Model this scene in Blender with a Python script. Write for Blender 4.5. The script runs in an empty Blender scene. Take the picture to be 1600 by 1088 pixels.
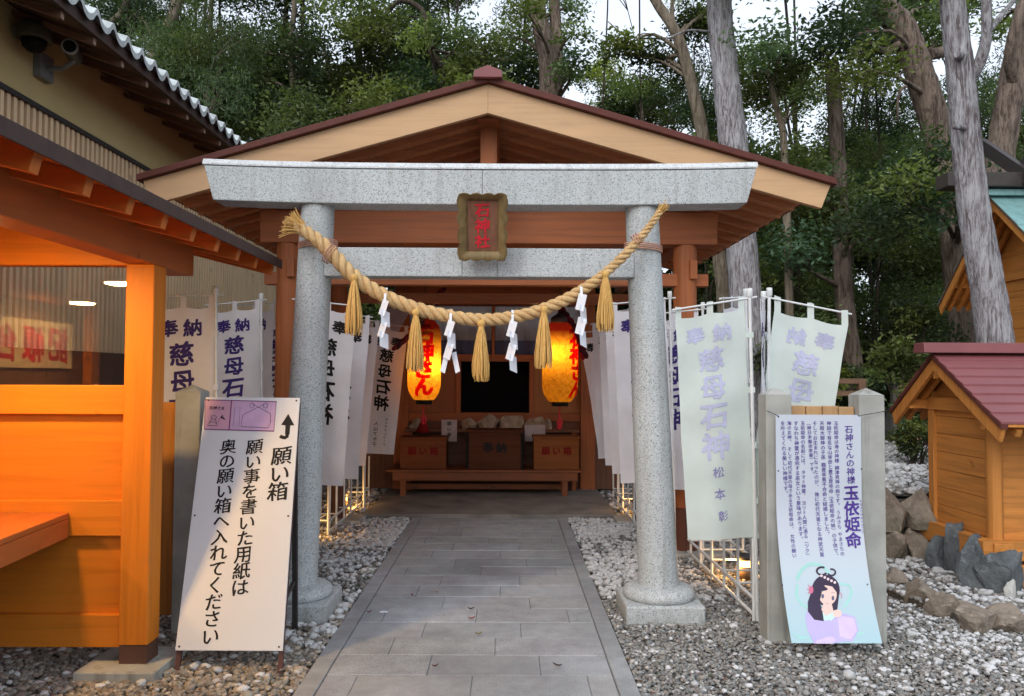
import bpy, math, random
import numpy as np
from mathutils import Vector, Matrix

# ---------------------------------------------------------------- camera, sky, sun, exposure
SC = bpy.context.scene
COL = SC.collection
FPX, CZ = 1250.0, 1.58
RCAM = (Matrix.Rotation(math.radians(-0.32), 3, 'Z')
        @ Matrix.Rotation(math.radians(90 + 2.016), 3, 'X')
        @ Matrix.Rotation(math.radians(0.26), 3, 'Z'))
cam_d = bpy.data.cameras.new("camera")
cam_d.sensor_width = 36.0
cam_d.lens = FPX / 1600 * 36.0
cam_d.clip_start, cam_d.clip_end = 0.05, 2000
cam = bpy.data.objects.new("camera", cam_d)
COL.objects.link(cam)
cam.matrix_world = Matrix.Translation((0, 0, CZ)) @ RCAM.to_4x4()
SC.camera = cam

SUN_EL, SUN_AZ = math.radians(38), math.radians(205)   # behind the camera, a little to the left
world = bpy.data.worlds.new("World")
SC.world = world
world.use_nodes = True
wn = world.node_tree
bg = wn.nodes["Background"]
sky = wn.nodes.new("ShaderNodeTexSky")
sky.sky_type = 'NISHITA'
sky.sun_disc = False
sky.sun_elevation = SUN_EL
sky.sun_rotation = SUN_AZ
sky.air_density, sky.dust_density, sky.ozone_density = 1.0, 4.0, 1.0
hs = wn.nodes.new("ShaderNodeHueSaturation")
hs.inputs["Saturation"].default_value = 0.55
wn.links.new(sky.outputs[0], hs.inputs["Color"])
mx = wn.nodes.new("ShaderNodeMix")               # high thin cloud evens the clear sky out
mx.data_type = 'RGBA'
mx.inputs[0].default_value = 0.7
wn.links.new(hs.outputs[0], mx.inputs[6])
mx.inputs[7].default_value = (4.6, 5.05, 5.7, 1)
wn.links.new(mx.outputs[2], bg.inputs["Color"])
bg.inputs["Strength"].default_value = 0.15
sun_d = bpy.data.lights.new("sun", 'SUN')
sun_d.energy, sun_d.angle, sun_d.color = 0.5, math.radians(40), (1.0, 0.99, 0.97)
sun = bpy.data.objects.new("sun", sun_d)
COL.objects.link(sun)
sun.rotation_euler = (Vector((math.sin(SUN_AZ) * math.cos(SUN_EL), math.cos(SUN_AZ) * math.cos(SUN_EL), math.sin(SUN_EL)))
                      .to_track_quat('Z', 'Y').to_euler())
sun.location = (0, 0, 30)
SC.view_settings.view_transform = 'Standard'
SC.view_settings.look = 'None'
SC.view_settings.gamma = 1.0
SC.view_settings.use_curve_mapping = False
SC.view_settings.exposure = 0.75
SC.cycles.max_bounces = 8
SC.cycles.transparent_max_bounces = 12
SC.cycles.use_denoising = True

# ---------------------------------------------------------------- layout helpers
def ray(px, py):
    return RCAM @ Vector(((px - 800) / FPX, -(py - 544) / FPX, -1.0))
def P(px, py, Y):                       # the point at depth Y that the photograph shows at (px, py)
    d = ray(px, py)
    t = Y / d.y
    return Vector((d.x * t, Y, CZ + d.z * t))
def G(px, py, z=0.0):                   # the point at height z
    d = ray(px, py)
    t = (z - CZ) / d.z
    return Vector((d.x * t, d.y * t, z))
def on_plane(px, py, p0, n):
    d = ray(px, py)
    o = Vector((0, 0, CZ))
    t = (Vector(p0) - o).dot(n) / d.dot(n)
    return o + d * t
rng = random.Random(7)
nrg = np.random.default_rng(11)

# ---------------------------------------------------------------- mesh helpers
def origin_of(o):
    p = Vector((0, 0, 0))
    while o is not None:
        p = p + o.location
        o = o.parent
    return p

class MB:
    def __init__(s):
        s.v, s.f, s.sm = [], [], []
    def add(s, vs, fs, smooth=False):
        b = len(s.v)
        s.v += [tuple(v) for v in vs]
        s.f += [tuple(i + b for i in f) for f in fs]
        s.sm += [smooth] * len(fs)
        return s
    def box(s, x0, y0, z0, x1, y1, z1, M=None):
        x0, x1 = min(x0, x1), max(x0, x1); y0, y1 = min(y0, y1), max(y0, y1); z0, z1 = min(z0, z1), max(z0, z1)
        vs = [Vector(p) for p in ((x0,y0,z0),(x1,y0,z0),(x1,y1,z0),(x0,y1,z0),(x0,y0,z1),(x1,y0,z1),(x1,y1,z1),(x0,y1,z1))]
        if M is not None:
            vs = [M @ v for v in vs]
        return s.add(vs, [(0,3,2,1),(4,5,6,7),(0,1,5,4),(1,2,6,5),(2,3,7,6),(3,0,4,7)])
    def bar(s, p, q, w, h, up=(0, 0, 1)):           # w across, h along up
        p, q = Vector(p), Vector(q)
        d = (q - p).normalized()
        u = Vector(up)
        a = d.cross(u).normalized()
        u = a.cross(d).normalized()
        vs = []
        for c in (p, q):
            for sx, sz in ((-1,-1),(1,-1),(1,1),(-1,1)):
                vs.append(c + a * (sx * w / 2) + u * (sz * h / 2))
        return s.add(vs, [(0,3,2,1),(4,5,6,7),(0,1,5,4),(1,2,6,5),(2,3,7,6),(3,0,4,7)][0:0] + [(0,1,2,3)[::-1],(4,5,6,7),(0,4,5,1)[::-1],(1,5,6,2)[::-1],(2,6,7,3)[::-1],(3,7,4,0)[::-1]])
    def tube(s, pts, rad, n=12, caps=True, smooth=True, jit=0.0, seed=0):
        pts = [Vector(p) for p in pts]
        if not hasattr(rad, '__len__'):
            rad = [rad] * len(pts)
        r_ = random.Random(seed)
        vs, fs = [], []
        d0 = (pts[1] - pts[0]).normalized()
        ref = Vector((0, 0, 1)) if abs(d0.z) < 0.9 else Vector((1, 0, 0))
        a = d0.cross(ref).normalized()
        for i, p in enumerate(pts):
            d = (pts[min(i + 1, len(pts) - 1)] - pts[max(i - 1, 0)]).normalized()
            a = (a - d * a.dot(d)).normalized()
            b = d.cross(a)
            for k in range(n):
                t = 2 * math.pi * k / n
                rr = rad[i] * (1 + jit * (r_.random() - .5))
                vs.append(p + (a * math.cos(t) + b * math.sin(t)) * rr)
        for i in range(len(pts) - 1):
            for k in range(n):
                fs.append((i*n+k, i*n+(k+1) % n, (i+1)*n+(k+1) % n, (i+1)*n+k))
        s.add(vs, fs, smooth)
        if caps:
            s.add(vs[:n], [tuple(range(n))[::-1]])
            s.add(vs[-n:], [tuple(range(n))])
        return s
    def lathe(s, prof, c=(0, 0, 0), n=32, smooth=True, flat_at=()):
        vs, fs = [], []
        for r, z in prof:
            for k in range(n):
                t = 2 * math.pi * k / n
                vs.append((c[0] + r * math.cos(t), c[1] + r * math.sin(t), c[2] + z))
        for i in range(len(prof) - 1):
            for k in range(n):
                fs.append((i*n+k, i*n+(k+1) % n, (i+1)*n+(k+1) % n, (i+1)*n+k))
        return s.add(vs, fs, smooth)
    def prism(s, poly, ext):                       # poly: 3D points (counter-clockwise seen against ext), extruded by ext
        poly = [Vector(p) for p in poly]
        ext = Vector(ext)
        n = len(poly)
        vs = poly + [p + ext for p in poly]
        fs = [tuple(range(n))[::-1], tuple(range(n, 2 * n))]
        for i in range(n):
            j = (i + 1) % n
            fs.append((i, j, n + j, n + i))
        return s.add(vs, fs)
    def grid(s, fn, us, vs_, smooth=True):
        pts = [fn(u, v) for v in vs_ for u in us]
        nu = len(us)
        fs = [(j*nu+i, j*nu+i+1, (j+1)*nu+i+1, (j+1)*nu+i) for j in range(len(vs_)-1) for i in range(nu-1)]
        return s.add(pts, fs, smooth)
    def build(s, name, mat, parent=None, at=None, bevel=0.0, fix=True):
        o0 = origin_of(parent) if parent is not None else Vector(at or (0, 0, 0))
        me = bpy.data.meshes.new(name)
        me.from_pydata([tuple(Vector(v) - o0) for v in s.v], [], s.f)
        me.polygons.foreach_set("use_smooth", s.sm)
        if fix:
            import bmesh
            bm = bmesh.new(); bm.from_mesh(me)
            bmesh.ops.recalc_face_normals(bm, faces=bm.faces[:])
            bm.to_mesh(me); bm.free()
        me.update()
        return link(name, me, mat, parent, at, bevel)

def link(name, me, mat, parent=None, at=None, bevel=0.0):
    o = bpy.data.objects.new(name, me)
    COL.objects.link(o)
    if mat is not None:
        me.materials.append(mat)
    if parent is not None:
        o.parent = parent
    else:
        o.location = at or (0, 0, 0)
    if bevel > 0:
        m = o.modifiers.new("bevel", 'BEVEL')
        m.width, m.segments, m.limit_method, m.angle_limit = bevel, 2, 'ANGLE', math.radians(40)
    return o

def np_mesh(name, V, F, mat, parent=None, at=None, smooth=True, tint=None):
    V = np.asarray(V, dtype=np.float32); F = np.asarray(F, dtype=np.int32)
    o0 = np.array(origin_of(parent) if parent is not None else (at or (0, 0, 0)), dtype=np.float32)
    V = V - o0
    me = bpy.data.meshes.new(name)
    n, k = F.shape
    me.vertices.add(len(V)); me.vertices.foreach_set("co", V.ravel())
    me.loops.add(n * k); me.loops.foreach_set("vertex_index", F.ravel())
    me.polygons.add(n)
    me.polygons.foreach_set("loop_start", np.arange(0, n * k, k, dtype=np.int32))
    try:
        me.polygons.foreach_set("loop_total", np.full(n, k, dtype=np.int32))
    except Exception:
        pass
    me.polygons.foreach_set("use_smooth", np.full(n, smooth, dtype=bool))
    if tint is not None:
        ca = me.color_attributes.new("tint", 'FLOAT_COLOR', 'POINT')
        c4 = np.ones((len(V), 4), dtype=np.float32); c4[:, :3] = tint
        ca.data.foreach_set("color", c4.ravel())
    me.update(calc_edges=True)
    me.validate()
    return link(name, me, mat, parent, at)

def tag(o, label=None, cat=None, group=None, kind=None):
    if label: o["label"] = label
    if cat: o["category"] = cat
    if group: o["group"] = group
    if kind: o["kind"] = kind
    return o
def thing(name, loc, label, cat, group=None):
    o = bpy.data.objects.new(name, None)
    o.empty_display_size = 0.1
    COL.objects.link(o)
    o.location = loc
    return tag(o, label, cat, group)
def copy_tree(o, parent=None):
    c = o.copy()
    COL.objects.link(c)
    if parent is not None:
        c.parent = parent
    for ch in list(o.children):
        copy_tree(ch, c)
    return c

# ---------------------------------------------------------------- material helpers
class NT:
    def __init__(s, name):
        s.m = bpy.data.materials.new(name); s.m.use_nodes = True
        s.t = s.m.node_tree; s.t.nodes.clear()
        s.out = s.t.nodes.new("ShaderNodeOutputMaterial")
        s.tc = s.t.nodes.new("ShaderNodeTexCoord")
    def n(s, typ, ins=None, **kw):
        x = s.t.nodes.new(typ)
        for k, v in kw.items(): setattr(x, k, v)
        for k, v in (ins or {}).items(): s.set(x, k, v)
        return x
    def set(s, node, key, v):
        if isinstance(v, bpy.types.NodeSocket): s.t.links.new(v, node.inputs[key])
        else:
            if isinstance(v, (tuple, list)) and len(v) == 3 and node.inputs[key].type == 'RGBA': v = (*v, 1)
            node.inputs[key].default_value = v
    def vec(s, scale=(1, 1, 1), src=None):
        return s.n("ShaderNodeMapping", {"Vector": src or s.tc.outputs["Object"], "Scale": scale}).outputs[0]
    def noise(s, scale, detail=4, vec=None, rough=.55, dist=0.0):
        return s.n("ShaderNodeTexNoise", {"Vector": vec or s.tc.outputs["Object"], "Scale": scale, "Detail": detail, "Roughness": rough, "Distortion": dist}).outputs["Fac"]
    def ramp(s, fac, stops, const=False):
        r = s.n("ShaderNodeValToRGB", {"Fac": fac})
        e = r.color_ramp.elements
        if const: r.color_ramp.interpolation = 'CONSTANT'
        while len(e) < len(stops): e.new(0.5)
        for i, (p, c) in enumerate(stops):
            e[i].position = p
            e[i].color = (c, c, c, 1) if not hasattr(c, '__len__') else (*c, 1)
        return r.outputs["Color"]
    def mix(s, fac, a, b, mode='MIX'):
        x = s.n("ShaderNodeMix", data_type='RGBA', blend_type=mode)
        s.set(x, 0, fac)
        for i, v in ((6, a), (7, b)):
            if isinstance(v, bpy.types.NodeSocket): s.t.links.new(v, x.inputs[i])
            else: x.inputs[i].default_value = (*v, 1)
        return x.outputs[2]
    def math(s, op, a, b=0.0):
        x = s.n("ShaderNodeMath", operation=op)
        s.set(x, 0, a); s.set(x, 1, b)
        return x.outputs[0]
    def bump(s, h, strength=.4, dist=.01):
        return s.n("ShaderNodeBump", {"Height": h, "Strength": strength, "Distance": dist}).outputs[0]
    def bsdf(s, col, rough=.6, normal=None, spec=.35, metal=0.0, **kw):
        b = s.n("ShaderNodeBsdfPrincipled")
        s.set(b, "Base Color", col); s.set(b, "Roughness", rough); s.set(b, "Specular IOR Level", spec); s.set(b, "Metallic", metal)
        if normal is not None: s.set(b, "Normal", normal)
        for k, v in kw.items(): s.set(b, k.replace('_', ' '), v)
        return b.outputs[0]
    def done(s, sh):
        s.t.links.new(sh, s.out.inputs[0])
        return s.m

def mul(c, k): return tuple(x * k for x in c)

def m_wood(name, col, axis='x', rough=.55, contrast=.3, dark=None, spec=.3, scale=1.0):
    t = NT(name)
    sc = {'x': (1.2, 26, 26), 'y': (26, 1.2, 26), 'z': (26, 26, 1.2)}[axis]
    v = t.vec(mul(sc, scale))
    g = t.noise(1.0, 6, v, .6, .6)
    big = t.noise(1.6, 3)
    dk = dark or mul(col, 1 - contrast * 1.3)
    c = t.ramp(g, [(.28, dk), (.5, col), (.75, mul(col, 1 + contrast * .6))])
    c = t.mix(t.ramp(big, [(.35, 0.0), (.7, .35)]), c, mul(col, .72))
    fine = t.noise(3.0, 3, t.vec(mul(sc, 4 * scale)))
    ks = {'x': (.9, 4.5, 4.5), 'y': (4.5, .9, 4.5), 'z': (4.5, 4.5, .9)}[axis]
    warp = t.n("ShaderNodeVectorMath", {0: t.vec(ks), 1: t.n("ShaderNodeTexNoise", {"Vector": t.tc.outputs["Object"], "Scale": 5.0}).outputs["Color"]}, operation='ADD').outputs[0]
    kd = t.n("ShaderNodeTexVoronoi", {"Vector": warp, "Scale": 1.0, "Randomness": 1.0}).outputs["Distance"]
    c = t.mix(t.ramp(kd, [(.035, .75), (.085, 0.0)]), c, mul(col, .33))
    worn = t.noise(.9, 6, t.vec(tuple(2.2 if q < 2 else 6 for q in sc)), .65)
    c = t.mix(t.ramp(worn, [(.55, 0.0), (.75, .35)]), c, tuple(q * .55 + .03 for q in col))
    return t.done(t.bsdf(c, t.ramp(g, [(.2, rough - .1), (.8, rough + .12)]), t.bump(t.math('ADD', g, fine), .25, .003), spec))

def m_plain(name, col, rough=.5, spec=.4, metal=0.0, var=.12, nscale=12, bump=0.0):
    t = NT(name)
    nz = t.noise(nscale, 5)
    c = t.ramp(nz, [(.3, mul(col, 1 - var)), (.7, mul(col, 1 + var))])
    return t.done(t.bsdf(c, rough, t.bump(nz, bump, .004) if bump else None, spec, metal))

def m_granite(name, base=(.50, .53, .54), amount=1.0, scale=1.0, stain=.2):
    t = NT(name)
    vo = t.n("ShaderNodeTexVoronoi", {"Vector": t.tc.outputs["Object"], "Scale": 170 * scale, "Randomness": 1.0})
    cell = t.n("ShaderNodeSeparateColor", {"Color": vo.outputs["Color"]}).outputs[0]
    fine = t.noise(260 * scale, 3)
    big = t.noise(2.2, 5)
    f = t.math('ADD', t.math('MULTIPLY', cell, .6), t.math('MULTIPLY', fine, .4))
    a = amount
    lo = tuple(b * (1 - .82 * a) for b in base); mid = tuple(b * (1 - .35 * a) for b in base)
    c = t.ramp(f, [(.19, lo), (.26, mid), (.37, base), (.62, mul(base, 1.06)), (.8, mul(base, 1.22))])
    c = t.mix(t.ramp(big, [(.35, stain), (.65, 0.0)]), c, mul(base, .55))
    run = t.noise(1.0, 5, t.vec((16, 16, .9)), .6)
    c = t.mix(t.ramp(run, [(.50, 0.0), (.72, .42)]), c, (.23, .225, .20))
    gz_ = t.n("ShaderNodeSeparateXYZ", {0: t.tc.outputs["Object"]}).outputs[2]
    soil = t.math('MULTIPLY', t.ramp(gz_, [(.0, .55), (.10, 0.0)]), t.ramp(t.noise(9, 5), [(.35, 0.0), (.65, 1.0)]))
    c = t.mix(soil, c, (.17, .17, .13))
    return t.done(t.bsdf(c, .62, t.bump(fine, .12, .002), .35))

def m_tint(name, rough=.7, nscale=60, var=.25, bump=.4, bdist=.004, spec=.35):
    t = NT(name)
    at = t.n("ShaderNodeVertexColor", layer_name="tint").outputs["Color"]
    nz = t.noise(nscale, 4)
    c = t.mix(1.0, at, t.ramp(nz, [(.25, 1 - var), (.75, 1 + var)]), 'MULTIPLY')
    return t.done(t.bsdf(c, rough, t.bump(nz, bump, bdist), spec))

def m_leaf(name, tr=.38):
    t = NT(name)
    at = t.n("ShaderNodeVertexColor", layer_name="tint").outputs["Color"]
    p = t.bsdf(at, .5, None, .25)
    tl = t.n("ShaderNodeBsdfTranslucent", {"Color": t.mix(1.0, at, (1.3, 1.5, .6), 'MULTIPLY')}).outputs[0]
    mx = t.n("ShaderNodeMixShader", {0: tr, 1: p, 2: tl}).outputs[0]
    return t.done(mx)

def m_bark(name, c1, c2, scale=1.0):
    t = NT(name)
    v = t.vec((9 * scale, 9 * scale, 1.3 * scale))
    g = t.noise(1.6, 8, v, .7, 1.2)
    fine = t.noise(2.2, 6, t.vec((30 * scale, 30 * scale, 4 * scale)), .7, .5)
    h = t.math('ADD', t.math('MULTIPLY', g, .65), t.math('MULTIPLY', fine, .35))
    c = t.ramp(h, [(.34, mul(c2, .5)), (.44, c2), (.54, c1), (.68, mul(c1, 1.35))])
    lich = t.noise(2.6, 5)
    c = t.mix(t.ramp(lich, [(.55, 0.0), (.68, .45)]), c, mul(c1, 1.25))
    return t.done(t.bsdf(c, .9, t.bump(h, 1.0, .05 / scale), .15))

M = {}
M['granite'] = m_granite("granite", (.475, .505, .512), scale=1.15)
M['ink_black'] = m_plain("black ink", (.012, .011, .012), .5, .2)
M['ink_purple'] = m_plain("purple ink", (.045, .028, .16), .7, .2)
M['ink_mid'] = m_plain("half faded purple ink", (.26, .24, .46), .75, .2)
M['ink_pale'] = m_plain("faded lilac ink", (.46, .475, .64), .8, .2, var=.18, nscale=6)
M['ink_red'] = m_plain("red ink", (.45, .012, .02), .55, .3)
M['vermilion'] = m_plain("vermilion paint", (.68, .025, .045), .5, .3)
M['white_paint'] = m_plain("white enamel", (.75, .755, .76), .38, .5, var=.03)
M['sign_white'] = m_plain("white sign board", (.66, .665, .68), .35, .5, var=.02, nscale=3)
M['white_pipe'] = m_plain("white plastic pipe", (.68, .70, .70), .4, .45, var=.08)
M['paper'] = m_plain("white paper", (.72, .74, .80), .7, .2, var=.02)
M['dark_metal'] = m_plain("dark painted steel", (.035, .03, .03), .5, .4)
M['concrete'] = None
M['black'] = m_plain("black lacquer", (.01, .009, .008), .6, .15)
M['wood_x'] = m_wood("stained cedar across", (.37, .118, .043), 'x')
M['wood_y'] = m_wood("stained cedar in depth", (.32, .10, .037), 'y')
M['wood_z'] = m_wood("stained cedar upright", (.39, .125, .044), 'z')
M['barge'] = m_wood("pale cypress board", (.60, .375, .205), 'x', .6, .10)
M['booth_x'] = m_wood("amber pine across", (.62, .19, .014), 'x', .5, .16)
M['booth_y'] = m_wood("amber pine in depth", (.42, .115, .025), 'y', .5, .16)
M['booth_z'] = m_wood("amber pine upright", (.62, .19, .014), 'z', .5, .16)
M['booth_r'] = m_wood('red amber rafter wood', (.62, .17, .03), 'x', .5, .16)
M['hokora_x'] = m_wood("honey cedar across", (.56, .225, .05), 'x', .55, .3)
M['hokora_y'] = m_wood("honey cedar in depth", (.56, .225, .05), 'y', .55, .3)
M['hokora_z'] = m_wood("honey cedar upright", (.56, .225, .05), 'z', .55, .3)
M['dark_wood_y'] = m_wood("dark brown rafters", (.13, .08, .055), 'x', .65, .3)
M['roof_red'] = m_plain("dark red sheet metal", (.105, .030, .022), .6, .25, var=.15)
M['hokora_roof'] = m_plain("oxblood sheet metal", (.215, .068, .072), .5, .4, var=.08, nscale=5)
M['copper'] = m_plain("verdigris copper", (.20, .37, .37), .6, .3, var=.18, nscale=8)
M['fascia'] = m_plain("brown grey sheet metal", (.080, .052, .047), .75, .15)
def m_rock(name, col, lich):
    t = NT(name)
    n1 = t.noise(4.5, 8, None, .68, .4); n2 = t.noise(26, 6, None, .7); n3 = t.noise(2.2, 5)
    h = t.math('ADD', t.math('MULTIPLY', n1, .6), t.math('MULTIPLY', n2, .4))
    c = t.ramp(h, [(.32, mul(col, .45)), (.5, col), (.68, mul(col, 1.55))])
    c = t.mix(t.ramp(n3, [(.52, 0.0), (.64, .6)]), c, lich)
    c = t.mix(t.ramp(t.noise(15, 5), [(.6, 0.0), (.68, .55)]), c, mul(col, 2.0))
    return t.done(t.bsdf(c, .9, t.bump(h, 1.0, .035), .2))
M['rock'] = m_rock("blue grey rock", (.12, .135, .145), (.15, .155, .12))
M['stone_tan'] = m_rock("tan field stone", (.27, .225, .18), (.15, .15, .10))
M['stone_pale'] = m_rock("pale offering stone", (.42, .33, .24), (.34, .27, .2))
M['leaf'] = m_leaf("leaves")
M['pebble'] = m_tint("pebbles", .75, 90, .25, .3, .003)
M['paving'] = None

def _concrete():
    t = NT("weathered concrete")
    nz = t.noise(5, 6); fine = t.noise(120, 3)
    st = t.noise(1.0, 5, t.vec((14, 14, 1.1)))
    c = t.ramp(nz, [(.3, (.30, .305, .28)), (.7, (.43, .43, .40))])
    c = t.mix(t.ramp(st, [(.54, 0.0), (.7, .55)]), c, (.13, .125, .11))
    return t.done(t.bsdf(c, .9, t.bump(fine, .25, .002), .2))
M['concrete'] = _concrete()
def _paving():
    t = NT("granite paving")
    at = t.n("ShaderNodeVertexColor", layer_name="tint").outputs["Color"]
    fine = t.noise(190, 4); big = t.noise(1.3, 5); mid = t.noise(9, 6, None, .65)
    c = t.mix(1.0, at, t.ramp(fine, [(.3, .62), (.5, 1.0), (.7, 1.35)]), 'MULTIPLY')
    c = t.mix(1.0, c, t.ramp(big, [(.3, .72), (.7, 1.18)]), 'MULTIPLY')
    c = t.mix(1.0, c, t.ramp(mid, [(.3, .84), (.7, 1.12)]), 'MULTIPLY')
    return t.done(t.bsdf(c, t.ramp(big, [(.3, .5), (.7, .8)]), t.bump(t.math('ADD', fine, mid), .2, .003), .35))
M['paving'] = _paving()
def _straw():
    t = NT("rice straw")
    nz = t.noise(1.0, 5, t.vec((160, 160, 9)), .7)
    big = t.noise(14, 4)
    c = t.ramp(nz, [(.25, (.34, .19, .07)), (.5, (.60, .40, .19)), (.75, (.74, .55, .30))])
    c = t.mix(t.ramp(big, [(.4, 0.0), (.7, .4)]), c, (.48, .29, .12))
    return t.done(t.bsdf(c, .7, t.bump(nz, .5, .004), .25))
M['straw'] = _straw()
def _tass():
    t = NT("tassel straw")
    nz = t.noise(1.0, 4, t.vec((190, 190, 2)), .7)
    c = t.ramp(nz, [(.3, (.44, .24, .06)), (.55, (.70, .43, .14)), (.75, (.80, .56, .23))])
    return t.done(t.bsdf(c, .65, t.bump(nz, .4, .003), .25))
M['tassel'] = _tass()
def _cloth(name, col, tr=.3):
    t = NT(name)
    w = t.noise(1.0, 3, t.vec((600, 600, 600)))
    b = t.noise(3.0, 5)
    c = t.ramp(b, [(.3, mul(col, .88)), (.7, mul(col, 1.06))])
    p = t.bsdf(c, .85, t.bump(w, .15, .001), .15)
    tl = t.n("ShaderNodeBsdfTranslucent", {"Color": c}).outputs[0]
    return t.done(t.n("ShaderNodeMixShader", {0: tr, 1: p, 2: tl}).outputs[0])
M['cloth'] = _cloth("white banner cloth", (.87, .87, .92))
M['cloth_old'] = _cloth("weathered greenish banner cloth", (.73, .82, .78))
def _glass():
    t = NT("window glass")
    ge = t.n("ShaderNodeNewGeometry")
    dp = t.n("ShaderNodeVectorMath", {0: ge.outputs["Normal"], 1: ge.outputs["Incoming"]}, operation='DOT_PRODUCT').outputs["Value"]
    g1 = t.math('POWER', t.math('SUBTRACT', 1.0, t.math('ABSOLUTE', dp)), 5.0)
    fr = t.math('ADD', t.math('MULTIPLY', g1, .9), .08)
    tr = t.n("ShaderNodeBsdfTransparent", {"Color": (.96, .97, .965, 1)}).outputs[0]
    gl = t.n("ShaderNodeBsdfGlossy", {"Roughness": 0.0, "Color": (1, 1, 1, 1)}).outputs[0]
    return t.done(t.n("ShaderNodeMixShader", {0: fr, 1: tr, 2: gl}).outputs[0])
M['glass'] = _glass()
def m_emit(name, col, k):
    t = NT(name)
    return t.done(t.n("ShaderNodeEmission", {"Color": col, "Strength": k}).outputs[0])

# ---------------------------------------------------------------- lettering
_fc = bpy.data.curves.new("glyph source", 'FONT')
_fo = bpy.data.objects.new("glyph source", _fc)
COL.objects.link(_fo)
_gl = {}
def glyph(ch, weight=0.0, res=3):
    k = (ch, weight, res)
    if k not in _gl:
        _fc.body = ch; _fc.size = 1.0; _fc.offset = weight; _fc.resolution_u = res
        dg = bpy.context.evaluated_depsgraph_get()
        me = bpy.data.meshes.new_from_object(_fo.evaluated_get(dg), depsgraph=dg)
        V = np.array([v.co[:2] for v in me.vertices], dtype=float).reshape(-1, 2)
        F = [tuple(p.vertices) for p in me.polygons]
        bpy.data.meshes.remove(me)
        if len(V): V = V - np.array([.5, .38])
        _gl[k] = (V, F)
    return _gl[k]

class Letters:
    """collects glyphs in a flat (u right, v up) plane and maps them on a surface"""
    def __init__(s, fine=0.0): s.V, s.F, s.fine = [], [], fine
    def put(s, ch, u, v, size, weight=.012, brush=.0, rot=0.0, res=3, sx=1.0, nib=False):
        if ch.strip() == '': return
        V, F = glyph(ch, 0.0, res)
        if not len(V): return
        V = V.copy()
        if ch in '（）()ー＝〜': rot = rot - math.pi / 2 if ch != '＝' else rot - math.pi / 2
        if ch in '、。': V = V + np.array([.55, .55])
        if rot:
            c, si = math.cos(rot), math.sin(rot)
            V = V @ np.array([[c, si], [-si, c]])
        if brush:
            x, y = V[:, 0].copy(), V[:, 1].copy()
            V[:, 1] = y + brush * x + .02 * np.sin(9 * x + 3 * y + ord(ch) % 7)
            V[:, 0] = x * 1.04 + .02 * np.sin(8 * y + ord(ch) % 5)
        w = weight * .8
        offs = [(0, 0)] if w < .004 else ([(-w, w*.35), (-w*.2, w*.05), (w, -w*.35)] if nib else [(-w, -w*.6), (w, w*.6)] if w < .0165 else [(-w, -w), (w, -w), (w, w), (-w, w), (0, 0)])
        for k, (ox, oy) in enumerate(offs):             # a bolder stroke: the same glyph struck again a hair aside
            s.tri([(u + (p[0] + ox) * size * sx, v + (p[1] + oy) * size) for p in V], F, .00012 * k)
    def tri(s, V, F, dd):
        """adds faces, splitting big triangles so that they can follow a bent sheet"""
        b = len(s.V)
        s.V += [(p[0], p[1], dd) for p in V]
        todo = [tuple(i + b for i in f) for f in F]
        while todo:
            f = todo.pop()
            if s.fine and len(f) == 3:
                e = [math.dist(s.V[f[i]][:2], s.V[f[(i+1) % 3]][:2]) for i in range(3)]
                k = max(range(3), key=lambda i: e[i])
                if e[k] > s.fine:
                    p, q, r = f[k], f[(k+1) % 3], f[(k+2) % 3]
                    s.V.append(((s.V[p][0] + s.V[q][0]) / 2, (s.V[p][1] + s.V[q][1]) / 2, dd))
                    m = len(s.V) - 1
                    todo += [(p, m, r), (m, q, r)]
                    continue
            s.F.append(f)
    def column(s, text, u, v0, pitch, size, **kw):
        du = kw.pop('du', 0.0)
        v, uu = v0, u
        for ch in text:
            if ch == ' ':
                v -= pitch * .55; uu += du * .55; continue
            s.put(ch, uu, v, size, **kw); v -= pitch; uu += du
    def poly(s, pts):
        b = len(s.V)
        s.V += [tuple(p) for p in pts]; s.F.append(tuple(range(b, b + len(pts))))
    def line(s, pts, w, closed=False):
        pts = [Vector(p).to_2d() if len(p) > 2 else Vector(p) for p in pts]
        n = len(pts)
        b = len(s.V)
        for i, p in enumerate(pts):
            a = pts[(i - 1) % n] if (closed or i > 0) else p
            c = pts[(i + 1) % n] if (closed or i < n - 1) else p
            d = c - a
            d = d.normalized() if d.length > 1e-9 else Vector((1, 0))
            nn = Vector((-d.y, d.x)) * (w / 2)
            s.V += [tuple(p + nn), tuple(p - nn)]
        for i in range(n if closed else n - 1):
            j = (i + 1) % n
            s.F.append((b + 2*i, b + 2*i+1, b + 2*j+1, b + 2*j))
    def build(s, name, mat, parent, fn, both=False, d=.0015):
        mb = MB()
        mb.add([fn(q[0], q[1], d + (q[2] if len(q) > 2 else 0)) for q in s.V], s.F)
        if both: mb.add([fn(q[0], q[1], -d - (q[2] if len(q) > 2 else 0)) for q in s.V], s.F)
        return mb.build(name, mat, parent, fix=False)
def ell(cx, cy, rx, ry, a0=0, a1=360, n=28):
    return [(cx + rx * math.cos(math.radians(a0 + (a1 - a0) * i / (n - 1))), cy + ry * math.sin(math.radians(a0 + (a1 - a0) * i / (n - 1)))) for i in range(n)]
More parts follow.
